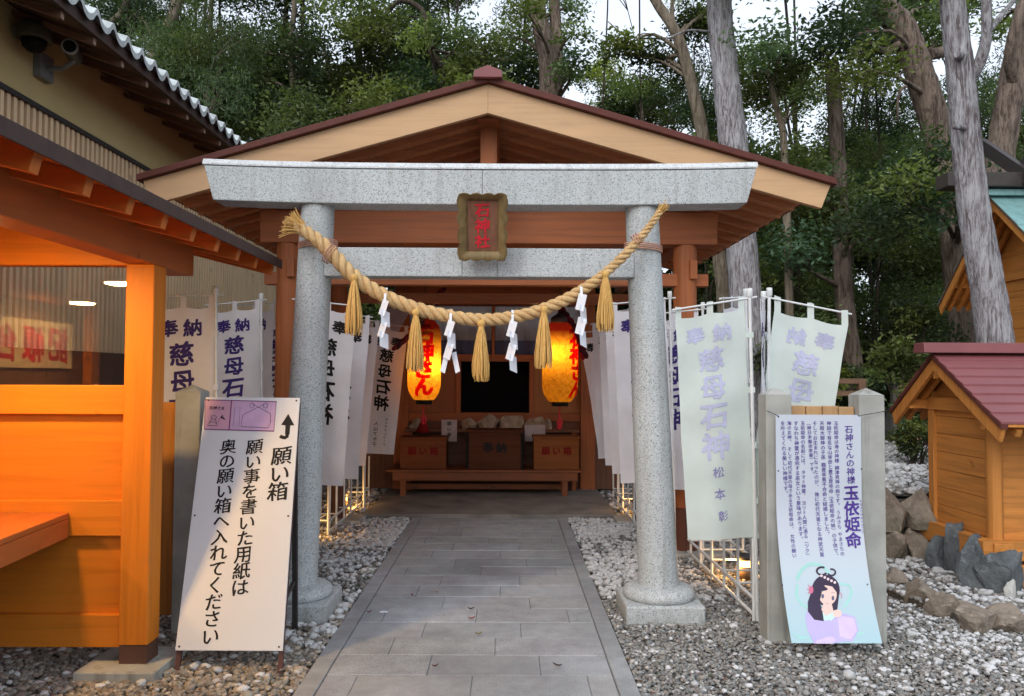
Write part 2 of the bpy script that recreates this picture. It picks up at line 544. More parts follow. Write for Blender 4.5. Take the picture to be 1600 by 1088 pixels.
# ---------------------------------------------------------------- setting: ground, path, slab
CX = -0.19
def _soil():
    t = NT("gravelly soil")
    nz = t.noise(60, 6); b = t.noise(.7, 4)
    c = t.ramp(nz, [(.3, (.05, .045, .04)), (.6, (.13, .12, .11)), (.75, (.24, .23, .21))])
    c = t.mix(t.ramp(b, [(.4, 0.0), (.65, .5)]), c, (.06, .055, .035))
    return t.done(t.bsdf(c, .95, t.bump(nz, .8, .02), .15))
M['soil'] = _soil()
mb = MB()
def _gz(x, y):
    d = max(0.0, math.hypot(x, y - 6) - 16)
    return -.004 + .05 * d * (1 if y > 6 else .4) * min(1, d / 10)
xs = [-400, -200, -100, -60, -40] + [-30 + 3 * i for i in range(21)] + [40, 60, 100, 200, 400]
ys = [-200, -80, -30, -10] + [3 * i for i in range(14)] + [50, 70, 100, 160, 300]
mb.grid(lambda x, y: (x, y, min(_gz(x, y), 6)), xs, ys)
tag(mb.build("ground", M['soil'], at=(0, 0, 0)), kind="structure")

PX0, PX1 = CX - .75, CX + .75
V, F, T = [], [], []
def slab(x0, y0, x1, y1, z, col):
    b = len(V); e = .0035
    for X0, Y0, X1, Y1, Z in ((x0, y0, x1, y1, -.05), (x0, y0, x1, y1, z - e), (x0 + e, y0 + e, x1 - e, y1 - e, z)):
        V.extend([(X0, Y0, Z), (X1, Y0, Z), (X1, Y1, Z), (X0, Y1, Z)])
    for k in (0, 4):
        for i in range(4):
            F.append((b + k + i, b + k + (i + 1) % 4, b + k + 4 + (i + 1) % 4, b + k + 4 + i))
    F.append((b + 8, b + 9, b + 10, b + 11))
    T.extend([col] * 12)
r = random.Random(3)
def slabcol():
    k = r.uniform(.94, 1.06)
    return (.34 * k * r.uniform(.97, 1.03), .35 * k, .358 * k * r.uniform(.98, 1.03))
i = 0
y = 4.256 - .3 * 10
while y < 8.88:
    y1 = min(y + .3, 8.9)
    x = PX0 + [.45, .15, .52, .28][i % 4] + r.uniform(-.03, .03)
    cuts = [PX0]
    while x < PX1 - .12:
        cuts.append(x); x += .6
    cuts.append(PX1)
    for a, b_ in zip(cuts[:-1], cuts[1:]):
        slab(a + .0012, y + .0012, b_ - .0012, y1 - .0012, .012 + r.uniform(-.0025, .0025), slabcol())
    y = y1; i += 1
for sx in (-1, 1):
    y = 1.5
    while y < 8.89:
        y1 = min(y + .75, 8.9)
        a, b_ = (PX0 - .105, PX0 - .004) if sx < 0 else (PX1 + .004, PX1 + .105)
        c = slabcol()
        slab(a, y + .002, b_, y1 - .002, .015 + r.uniform(-.002, .002), tuple(v * .93 for v in c))
        y = y1
tag(np_mesh("path", V, F, M['paving'], smooth=False, tint=np.array(T)), kind="structure")
mb = MB().box(PX0 - .1, 1.5, -.05, PX1 + .1, 8.9, .004)
tag(mb.build("path_bed", m_plain("path joint mortar", (.17, .17, .17), .9), at=(0, 0, 0)), kind="structure")
mb = MB().box(CX - 1.40, 8.905, -.05, CX + 1.42, 13.5, .05)
tag(mb.build("pavilion_floor", m_plain("dark concrete floor", (.20, .185, .17), .75, .3, var=.3, nscale=3, bump=.2), at=(0, 0, 0), bevel=.008), kind="structure")

# ---------------------------------------------------------------- torii gate
def torii():
    t = thing("torii_gate", (CX, 5.38, 0), "pale speckled granite gate with straight lintel spanning the stone path", "torii gate")
    g = M['granite']
    for s in (-1, 1):
        bx, tx = CX + s * 1.205, CX + s * 1.095
        MB().box(bx - .2525, 5.13, -.03, bx + .2525, 5.63, .12).build("plinth", g, t, bevel=.012)
        prof = [(.0, .118), (.222, .118), (.236, .135), (.238, .155), (.226, .18), (.20, .196), (.165, .203), (.0, .203)]
        MB().lathe(prof, (bx, 5.38, 0), 40).build("base_ring", g, t)
        pts = [(bx + (tx - bx) * k / 12, 5.38, .19 + (2.72 - .19) * k / 12) for k in range(13)]
        MB().tube(pts, [.133 - .022 * (k / 12) ** .9 for k in range(13)], 40).build("pillar", g, t)
    # lintel with a slight upward sweep and slanted ends
    prof = [(5.25, 0.0), (5.47, 0.0), (5.47, .225), (5.42, .268), (5.29, .268), (5.25, .226)]
    mb = MB(); N = 25; vs = []
    for i in range(N):
        u = -1 + 2 * i / (N - 1)
        for (yy, zz) in prof:
            half = 1.765 + .075 * (zz / .268)
            vs.append((CX + .007 + u * half, yy, 2.712 + zz + .022 * abs(u) ** 3))
    k = len(prof)
    fs = [(i*k+j, i*k+(j+1) % k, (i+1)*k+(j+1) % k, (i+1)*k+j) for i in range(N-1) for j in range(k)]
    fs += [tuple(range(k)), tuple(range((N-1)*k, N*k))]
    mb.add(vs, fs)
    mb.build("lintel", g, t, bevel=.006)
    cap = MB(); vs = []  # strip added over the chamfer, sky brightness put into its paler colour
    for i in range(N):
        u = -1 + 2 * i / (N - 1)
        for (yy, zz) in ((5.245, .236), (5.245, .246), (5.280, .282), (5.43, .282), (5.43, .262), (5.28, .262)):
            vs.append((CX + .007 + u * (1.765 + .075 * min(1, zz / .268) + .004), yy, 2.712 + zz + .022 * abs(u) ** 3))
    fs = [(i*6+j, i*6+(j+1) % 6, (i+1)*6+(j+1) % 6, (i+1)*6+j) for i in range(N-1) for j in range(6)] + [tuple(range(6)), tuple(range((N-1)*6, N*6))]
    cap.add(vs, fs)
    cap.build("lintel_skylit_edge", m_granite("skylit edge granite", (.57, .585, .59), .6, 1.0, .05), t)
    zt, zb = P(751, 388, 5.3).z, P(751, 433, 5.3).z
    MB().box(CX - 1.03, 5.29, zb, CX + 1.03, 5.46, zt).build("tie_beam", g, t, bevel=.006)
    seam = MB()
    for px, y0, z0, z1 in ((753, 5.249, 2.715, 2.945), (722, 5.289, zb + .004, zt - .004), (777, 5.289, zb + .004, zt - .004)):
        x = P(px, 400, y0).x
        seam.box(x - .0015, y0 - .0006, z0, x + .0015, y0 + .003, z1)
    seam.build("joint_line", M['dark_metal'], t)
torii()

# ---------------------------------------------------------------- name plaque
def plaque():
    top, bot = P(754, 300, 5.02), P(754, 403, 5.20)
    o = (top + bot) / 2
    up = (top - bot).normalized(); rt = Vector((1, 0, .0)); nn = rt.cross(up).normalized()   # towards the viewer
    h = (top - bot).length; w = 71 / 1250 * 5.12
    t = thing("name_plaque", o, "carved wooden plaque with red characters in a scalloped gilt frame on the gate", "plaque")
    def S(u, v, d): return o + rt * u + up * v + nn * d
    gold = m_wood("aged gilt wood", (.25, .175, .075), 'z', .5, .35)
    inner = [(-w*.35, -h*.395), (w*.35, -h*.395), (w*.35, h*.395), (-w*.35, h*.395)]
    out = []
    def edge(p, q, n, amp, nx, ny):
        for i in range(n):
            f = i / n
            a = amp * (abs(math.sin(math.pi * f * 4)) - .4)
            out.append((p[0] + (q[0]-p[0]) * f + nx * a, p[1] + (q[1]-p[1]) * f + ny * a))
    c = [(-w*.52, -h*.50), (w*.52, -h*.50), (w*.52, h*.49), (-w*.52, h*.49)]
    edge(c[0], c[1], 24, .012, 0, -1); edge(c[1], c[2], 24, .017, 1, 0); edge(c[2], c[3], 24, .012, 0, 1); edge(c[3], c[0], 24, .017, -1, 0)
    def inpt(k):
        s_, f = divmod(k, 24); a, b = inner[s_], inner[(s_+1) % 4]
        return (a[0] + (b[0]-a[0]) * f / 24, a[1] + (b[1]-a[1]) * f / 24)
    N = len(out); mb = MB(); vs = []
    for k in range(N):
        i_ = inpt(k); o_ = out[k]; mid = (i_[0]*.55 + o_[0]*.45, i_[1]*.55 + o_[1]*.45)
        vs += [S(*i_, .006), S(*i_, .022), S(*mid, .026), S(*o_, .055), S(o_[0]*1.01, o_[1]*1.01, .045), S(*mid, -.02)]
    fs = []
    for k in range(N):
        j = (k + 1) % N
        for q in range(5): fs.append((k*6+q, j*6+q, j*6+q+1, k*6+q+1))
    mb.add(vs, fs, True)
    mb.build("frame", gold, t)
    mb = MB(); mb.add([S(*p, d) for d in (-.02, .008) for p in inner], [(0,1,2,3), (4,5,6,7), (0,1,5,4), (1,2,6,5), (2,3,7,6), (3,0,4,7)])
    b = mb.build("board", m_wood("plaque board", (.25, .115, .07), 'z', .5, .3), t)
    L = Letters()
    q = [(p[0]*.93, p[1]*.955) for p in inner]; L.line(q, .004, True)
    L.build("inner_line", gold, b, S, d=.0105)
    L = Letters(); L.column("石神社", 0, h*.235, h*.235, h*.225, weight=.03, brush=.1)
    L.build("lettering", M['vermilion'], b, S, d=.011)
plaque()

# ---------------------------------------------------------------- straw rope with tassels, paper streamers
RP = [(452,348,22),(470,358,23),(497,376,26),(520,398,28),(550,430,28),(590,457,27),(640,479,26),(700,494,25),(757,500,24),(820,492,24),(870,475,23),(915,450,21),(955,419,18),(990,384,15),(1015,354,12),(1031,331,11)]
def rope_curve(n=220):
    pts = [P(x, y, 5.12) for x, y, w in RP]; wd = [w / 1250 * 5.12 for x, y, w in RP]
    out = []
    m = len(pts)
    for i in range(n):
        f = i / (n - 1) * (m - 1); k = min(int(f), m - 2); t = f - k
        p0, p1, p2, p3 = pts[max(k-1,0)], pts[k], pts[k+1], pts[min(k+2,m-1)]
        q = .5 * ((2*p1) + (p2-p0)*t + (2*p0-5*p1+4*p2-p3)*t*t + (3*p1-p0-3*p2+p3)*t**3)
        out.append((q, wd[k] * (1-t) + wd[k+1] * t))
    return out
RC = [(p, w * (.83 if w > .07 else .95)) for p, w in rope_curve()]
def rope_at(px):
    return min(RC, key=lambda c: abs((c[0].x / c[0].y) - (P(px, 480, 5.12).x / 5.12)))
def strands(mb, base, up, spread, length, n, r, rr, curl=.0):
    for k in range(n):
        a = rr.uniform(0, 2 * math.pi); q = math.sqrt(rr.random())
        off = Vector((math.cos(a), math.sin(a), 0))
        pts = []; lk = rr.uniform(.88, 1.05)
        for j in range(6):
            f = j / 5
            rad = spread(f) * q
            pts.append(base + up * (-length * f * lk) + off * rad + Vector((rr.uniform(-1,1), rr.uniform(-1,1), 0)) * .0015)
        mb.tube(pts, [r * .8, r, r, r, r, r * .8], 5, caps=True)
def rope():
    mid = rope_at(757)[0]
    t = thing("straw_rope", mid, "thick twisted straw rope with five hanging straw tassels slung across the gate", "sacred rope")
    rr = random.Random(5)
    mb = MB()
    L = 0; acc = [0]
    for i in range(1, len(RC)):
        L += (RC[i][0] - RC[i-1][0]).length; acc.append(L)
    for k in range(3):
        pts, rad = [], []
        ph = 0
        for i, (p, w) in enumerate(RC):
            d = (RC[min(i+1, len(RC)-1)][0] - RC[max(i-1, 0)][0]).normalized()
            a = Vector((0, -1, 0)); b = d.cross(a).normalized()
            if i: ph += (acc[i] - acc[i-1]) / (w * 2.25) * 2 * math.pi
            th = ph + 2 * math.pi * k / 3
            pts.append(p + (a * math.cos(th) + b * math.sin(th)) * w * .285)
            rad.append(w * .248 * (1 + .05 * math.sin(i * 1.7 + k)))
        mb.tube(pts, rad, 14, jit=.10, seed=k)
    # loose fibres sticking out of the twist
    for q in range(520):
        i = rr.randrange(4, len(RC) - 6); p, w = RC[i]
        th = rr.uniform(0, 6.28); a = Vector((0, math.cos(th), math.sin(th)))
        s = p + a * w * .49; e = s + a * rr.uniform(.004, .016) + Vector((rr.uniform(-.05, .05), 0, rr.uniform(-.02, .012)))
        mb.tube([s, (s + e) / 2 + a * .003, e], [.0007, .0006, .0004], 3)
    mb.build("rope", M['straw'], t)
    # frayed thick end
    p0 = P(462, 352, 5.12); d = (P(440, 340, 5.12) - P(480, 362, 5.12)).normalized()
    mb = MB()
    b = d.cross(Vector((0, 1, 0))).normalized()
    for k in range(190):
        u, v = rr.gauss(0, .5), rr.gauss(0, .3)
        pts = [p0 - d * .05 + b * u * .030 + Vector((0, 1, 0)) * v * .05]
        ln = .10 * (1 - .18 * abs(u)) * rr.uniform(.85, 1.02)
        for j in range(1, 5):
            f = j / 4
            pts.append(p0 - d * .05 + d * (ln + .03) * f + b * u * (.030 + .050 * f ** 1.5) + Vector((0, 1, 0)) * v * (.05 + .06 * f) + Vector((0, 0, -.02 * f * f)))
        mb.tube(pts, .0024, 5)
    mb.build("frayed_end", M['tassel'], t)
    mb = MB(); p1 = P(1031, 331, 5.12); d1 = (p1 - P(1010, 360, 5.12)).normalized()
    for k in range(40):
        o = Vector((rr.gauss(0, .008), rr.gauss(0, .008), rr.gauss(0, .008)))
        mb.tube([p1 - d1 * .03 + o, p1 + d1 * .02 + o * 1.3, p1 + d1 * .045 + o * 2.0], .0022, 5)
    mb.build("tied_tip", M['tassel'], t)
    # pink cords tying it to the pillars
    cord = m_plain("salmon cord", (.60, .33, .24), .7, .2)
    for s, px, py in ((-1, 497, 380), (1, 1005, 385)):
        mb = MB(); bx = P(px, py, 5.38).x; z = P(px, py, 5.3).z; R = .128 if s < 0 else .126
        for q in range(4):
            zz = z + .012 * q - .02
            pts = [(bx + R * math.cos(a * .2094), 5.38 + (R + .004) * math.sin(a * .2094), zz + .012 * math.cos(a * .2094) * -s) for a in range(31)]
            mb.tube(pts, .0042, 6)
        pr, w = rope_at(px + (18 if s < 0 else -8))
        for q in range(3):
            c = pr + Vector((.014 * q - .02, 0, -.01 * q * (1 if s < 0 else -1)))
            pts = [c + Vector((w * .35 * math.cos(a * .4), w * .62 * math.sin(a * .4), w * .55 * math.cos(a * .4) * (1 if s < 0 else -1))) for a in range(17)]
            mb.tube(pts, .0036, 6)
        mb.build("tie_cord", cord, t)
    for px, ytop, ybot, bw in ((553, 443, 526, 27), (650, 497, 582, 28), (752, 514, 597, 27), (850, 492, 577, 28), (946, 438, 521, 27)):
        c, w = rope_at(px)
        zt, zb = P(px, ytop, 5.12).z, P(px, ybot, 5.12).z
        top = Vector((P(px, 480, 5.06).x, 5.06, zt + .005))
        W = bw / 1250 * 5.06 / 2
        mb = MB()
        mb.lathe([(.010, -.03), (.014, .0), (.024, .016), (.026, .03), (.016, .045)], top, 14)
        mb.tube([top + Vector((0, 0, .02)), Vector((top.x + .004, c.y - w*.42, c.z - w*.30)), Vector((top.x + .008, c.y - w*.44, c.z + w*.05))], [.020, .017, .008], 8)
        strands(mb, top + Vector((0, 0, .012)), Vector((0, 0, 1)), lambda f: .012 + (W - .012) * min(1, f * 1.25) ** .75, zt - zb, 120, .0034, rr)
        mb.tube([top + Vector((.0145 * math.cos(a * .3927), .0145 * math.sin(a * .3927), -.012)) for a in range(17)], .003, 5)
        mb.build("tassel", M['tassel'], t)
rope()
def shide(px, y0, y1, flip, split=False, seed=0):
    c, w = rope_at(px)
    x = P(px, 480, 5.05).x
    top, bot = P(px, y0, 5.05).z, P(px, y1, 5.05).z
    o = Vector((x, 5.05, c.z - w * .5))
    names = {600: "zigzag white paper streamer by the left gate pillar, below the first tassel", 703: "white paper streamer with its lower end split in two tails",
             800: "zigzag white paper streamer just right of the middle tassel", 908: "zigzag white paper streamer hanging from the rope beside the rightmost tassel"}
    t = tag(bpy.data.objects.new("paper_streamer", None), names[px], "paper streamer", "paper streamers on the straw rope")
    bpy.data.objects.remove(t)
    mb = MB()
    W, n = .046, 4
    z0 = o.z + .02
    H = (z0 - bot) / (n * .72 + .3)
    mb.add([(x - .004, c.y - w*.53, z0 + .03), (x + .012, c.y - w*.53, z0 + .03), (x + .012, 5.05, z0 - .03), (x - .004, 5.05, z0 - .03),
            (x - .004, c.y, c.z + w*.55), (x + .012, c.y, c.z + w*.55)], [(0,1,2,3), (0,1,5,4)])
    zz = z0; xx = x + .012 * flip; r = random.Random(seed)
    for k in range(n):
        lean = .026 * flip * (1 if k % 2 == 0 else -.2) * -1
        q = .03 if k % 2 == 0 else -.03                  # the folds face left and right in turn
        a = [Vector((xx - W/2, 5.05 - .010*k + q, zz)), Vector((xx + W/2, 5.05 - .010*k - q, zz - .020*flip)),
             Vector((xx + W/2 + lean, 5.03 - .010*k - q, zz - H - .020*flip)), Vector((xx - W/2 + lean, 5.03 - .010*k + q, zz - H))]
        if k == n - 1 and split:
            for sgn in (-1, 1):
                b = [Vector((xx + sgn*.005, 5.045, zz)), Vector((xx + sgn*.036, 5.045, zz + .01)), Vector((xx + sgn*.062, 5.03, zz - H*1.15)), Vector((xx + sgn*.034, 5.03, zz - H*1.3))]
                mb.prism(b, (0, .0008, 0))
        else:
            mb.prism(a, (0, .0008, 0))
        xx += lean + .024 * flip * (1 if k % 2 == 0 else -.3)
        zz -= H * .72
    tag(mb.build("paper_streamer", M['paper'], at=o), names[px], "paper streamer", "paper streamers on the straw rope")
shide(600, 443, 542, 1, seed=1); shide(703, 492, 577, 1, True, seed=2); shide(800, 500, 579, 1, seed=3); shide(908, 462, 540, 1, seed=4)
# ---------------------------------------------------------------- wooden worship pavilion
RCX = -0.165
def pavilion():
    t = thing("shrine_pavilion", (CX, 8.9, 0), "open brown timber shrine pavilion with low gabled roof behind the stone gate", "pavilion")
    wx, wy, wz = M['wood_x'], M['wood_y'], M['wood_z']
    dark = m_wood("dark stained column foot", (.12, .045, .03), 'z', .5, .2)
    YF, YB = 6.30, 11.55
    ridge = P(763, 121, YF).z
    slope = .292
    def zr(x): return ridge - slope * abs(x - RCX)
    half = 2.73
    # roof sheet, two sides and front edge
    mb = MB()
    for s in (-1, 1):
        x1 = RCX + s * (half + .03)
        mb.prism([(RCX, YF - .05, ridge), (RCX, YF - .05, ridge - .052), (x1, YF - .05, zr(x1) - .052), (x1, YF - .05, zr(x1))], (0, YB - YF + .1, 0))
    mb.build("roof", M['roof_red'], t, bevel=.004)
    mb = MB()
    c0 = RCX
    prof = [(c0 - .115, YF - .10, ridge - .035), (c0 + .115, YF - .10, ridge - .035), (c0 + .108, YF - .10, ridge + .02), (c0, YF - .10, ridge + .062), (c0 - .108, YF - .10, ridge + .02)]
    mb.prism(prof, (0, YB - YF + .2, 0))
    mb.build("ridge_cap", M['hokora_roof'], t, bevel=.004)
    # bargeboards, front pair
    for s in (-1, 1):
        x1 = RCX + s * half
        mb = MB()
        zt, h0, h1 = ridge - .054, .235, .185
        p = [(RCX, YF, zt), (RCX, YF, zt - h0), (x1 - s * .075, YF, zr(x1) - .054 - h1), (x1, YF, zr(x1) - .054)]
        mb.prism(p, (0, .05, 0))
        mb.build("bargeboard", M['barge'], t, bevel=.004)
    # soffit boards and rafters that follow the slope
    mb = MB()
    for s in (-1, 1):
        x1 = RCX + s * (half - .02)
        mb.prism([(RCX, YF + .05, ridge - .06), (RCX, YF + .05, ridge - .08), (x1, YF + .05, zr(x1) - .08), (x1, YF + .05, zr(x1) - .06)], (0, YB - YF - .1, 0))
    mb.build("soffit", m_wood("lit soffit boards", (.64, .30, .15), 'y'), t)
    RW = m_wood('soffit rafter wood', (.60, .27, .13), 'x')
    y = YF + .34
    while y < YB - .2:
        for s in (-1, 1):
            x1 = RCX + s * (half - .06)
            MB().bar((RCX + s * .002, y, ridge - .112), (x1, y, zr(x1) - .112), .05, .062).build("rafter", RW, t, bevel=.003)
        y += .33
    # columns
    for x, y, r_, ft in ((CX - 1.79, 7.2, .105, 1), (CX + 1.79, 7.2, .105, 1), (CX - 1.66, 8.75, .095, 1), (CX + 1.66, 8.75, .095, 1)):
        MB().tube([(x, y, .05), (x, y, 1.6), (x, y, 2.78)], r_, 28).build("column", wz, t)
        MB().tube([(x, y, .03), (x, y, .42)], r_ + .006, 28).build("column_foot", dark, t)
        MB().box(x - .3, y - .22, -.03, x + .3, y + .22, .045).build("footing", M['concrete'], t, bevel=.01)
        if y < 8:
            MB().box(x + .02, y - r_ - .028, 2.45, x + .085, y - r_ + .02, 2.62).build("peg_block", wz, t, bevel=.006)
    z0, z1 = P(763, 381, 7.1).z, P(763, 330, 7.1).z
    MB().box(CX - 2.02, 7.09, z0, CX + 2.06, 7.31, z1).build("tie_beam", wx, t, bevel=.008)
    for s in (-1, 1):
        MB().box(CX + s * 1.79 - .09, 6.75, z1 + .002, CX + s * 1.79 + .09, YB - .3, z1 + .17).build("purlin", wy, t, bevel=.006)
        MB().box(CX + s * 1.79 - .07, 7.32, z0 + .02, CX + s * 1.79 + .07, 11.4, z1 - .02).build("side_beam", wy, t, bevel=.006)
    MB().box(RCX - .07, 6.62, z1, RCX + .07, 6.76, ridge - .1).build("king_post", wz, t, bevel=.005)
    MB().box(RCX - .085, 6.40, ridge - .31, RCX + .085, YB - .3, ridge - .145).build("ridge_beam", wy, t, bevel=.005)
    for y in (8.9, 10.6):
        MB().box(RCX - .06, y, z1, RCX + .06, y + .12, ridge - .3).build("king_post", wz, t, bevel=.005)
        MB().box(CX - 1.72, y - .02, z0 + .02, CX + 1.72, y + .14, z1).build("cross_beam", wx, t, bevel=.005)
    za, zb = P(763, 447, 7.2).z, P(763, 428, 7.2).z
    MB().box(CX - 1.99, 7.14, za, CX + 1.99, 7.26, zb).build("penetrating_tie", wx, t, bevel=.005)
    MB().box(CX - 1.8, 8.70, za - .02, CX + 1.8, 8.81, zb - .02).build("penetrating_tie", wx, t, bevel=.005)
    # inner front: columns, header, lattice, glazed curtain bay, sanctuary opening
    YI = 10.95
    xl, xr = P(628, 600, YI).x, P(918, 600, YI).x
    for x in (xl, xr):
        MB().box(x - .1, YI - .05, .04, x + .1, YI + .15, 2.9).build("inner_column", wz, t, bevel=.006)
    zz = lambda py: P(770, py, YI).z
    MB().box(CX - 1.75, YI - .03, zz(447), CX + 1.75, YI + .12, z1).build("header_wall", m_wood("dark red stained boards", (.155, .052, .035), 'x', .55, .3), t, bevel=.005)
    MB().box(xl, YI - .06, zz(463), xr, YI + .1, zz(449)).build("header_beam", wx, t, bevel=.005)
    mb = MB()
    n = 34
    for i in range(n):
        x = xl + .1 + (xr - xl - .2) * (i + .5) / n
        mb.box(x - .013, YI - .02, zz(476), x + .013, YI + .02, zz(463) - .001)
    mb.box(xl + .1, YI - .03, zz(479), xr - .1, YI + .03, zz(475))
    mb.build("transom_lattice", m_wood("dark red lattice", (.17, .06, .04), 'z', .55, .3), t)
    cur = _cloth("lilac white curtain", (.88, .86, .95), .7)
    blu = m_plain("slate blue curtain band", (.09, .10, .17), .8, .2)
    xm = P(771, 510, YI).x
    for a, b_ in ((xl + .1, xm - .025), (xm + .025, xr - .1)):
        mb = MB().grid(lambda u, v: (u, YI + .06 + .012 * math.sin(u * 34) + .006 * math.sin(u * 71 + v), v), [a + (b_ - a) * i / 60 for i in range(61)], [zz(532), zz(505), zz(463)])
        mb.build("curtain", cur, t)
        mb = MB().grid(lambda u, v: (u, YI + .05 + .012 * math.sin(u * 34), v), [a + (b_ - a) * i / 60 for i in range(61)], [zz(556), zz(545), zz(532) - .001])
        mb.build("curtain_band", blu, t)
    MB().box(xm - .02, YI - .03, zz(556), xm + .02, YI + .06, zz(475)).build("mullion", wz, t, bevel=.004)
    x0, x1 = P(720, 600, YI).x, P(827, 600, YI).x
    MB().box(xl + .1, YI - .02, zz(565), xr - .1, YI + .1, zz(554)).build("sanctuary_lintel", wx, t, bevel=.004)
    MB().box(xl + .1, YI - .02, zz(658), xr - .1, YI + .14, zz(645)).build("sanctuary_sill", wx, t, bevel=.004)
    MB().box(x0 - .06, YI - .03, zz(645), x0, YI + .1, zz(565)).build("sanctuary_jamb", wz, t, bevel=.004)
    MB().box(x1, YI - .03, zz(645), x1 + .06, YI + .1, zz(565)).build("sanctuary_jamb", wz, t, bevel=.004)
    MB().box(xl + .1, YI + .02, zz(645), x0 - .06, YI + .06, zz(565)).build("wall_panel", m_wood("orange red panel", (.34, .12, .045), 'z', .55, .2), t)
    MB().box(x1 + .06, YI + .02, zz(645), xr - .1, YI + .06, zz(565)).build("wall_panel", m_wood("orange panel", (.40, .17, .06), 'z', .55, .2), t)
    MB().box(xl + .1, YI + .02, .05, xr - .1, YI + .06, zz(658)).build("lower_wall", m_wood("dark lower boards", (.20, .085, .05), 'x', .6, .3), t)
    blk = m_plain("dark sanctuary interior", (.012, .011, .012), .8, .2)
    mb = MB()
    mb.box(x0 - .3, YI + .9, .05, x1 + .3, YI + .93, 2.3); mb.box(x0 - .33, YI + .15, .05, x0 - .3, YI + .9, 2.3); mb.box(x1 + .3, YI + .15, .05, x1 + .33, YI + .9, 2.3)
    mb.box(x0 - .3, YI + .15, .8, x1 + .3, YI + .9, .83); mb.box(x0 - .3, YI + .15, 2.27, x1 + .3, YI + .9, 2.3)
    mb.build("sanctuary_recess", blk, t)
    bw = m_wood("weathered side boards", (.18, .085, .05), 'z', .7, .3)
    for s in (-1, 1):
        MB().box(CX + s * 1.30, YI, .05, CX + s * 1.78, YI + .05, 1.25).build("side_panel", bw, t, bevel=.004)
pavilion()
def cord(pts, label):
    q = [P(x, y, Y) for x, y, Y in pts]
    t = thing("bell_cord", q[0], label, "cord", "dark red twisted cords")
    for k in range(2):
        mb = MB(); n = 60; v = []
        for i in range(n):
            f = i / (n - 1) * (len(q) - 1); j = min(int(f), len(q) - 2)
            p = q[j].lerp(q[j+1], f - j); a = i * .55 + k * math.pi
            v.append(p + Vector((math.cos(a), math.sin(a), math.cos(a) * .4)) * .022)
        mb.tube(v, .026, 8)
        mb.build("strand", m_plain("dark red cord" if k else "maroon cord", (.16, .012, .015) if k else (.07, .012, .016), .8, .2), t)
cord([(692, 452, 9.3), (676, 475, 9.2), (650, 515, 9.0), (617, 545, 8.9)], "dark red twisted cord slanting down beside the left lantern")
cord([(866, 470, 9.3), (880, 488, 9.2), (903, 520, 9.1), (914, 560, 9.1)], "dark twisted cord slanting down beside the right lantern")
for sx, pts, lab in ((-1, [(598, 468), (650, 468), (622, 520), (608, 548), (596, 548)], "pale lilac side drape left of the lanterns under the pavilion roof"),):
    q = [P(x, y, 10.5) for x, y in pts]
    tag(MB().prism(q, (0, .01, 0)).build("side_drape", _cloth("lilac drape", (.50, .47, .58)), at=q[0]), lab, "drape")

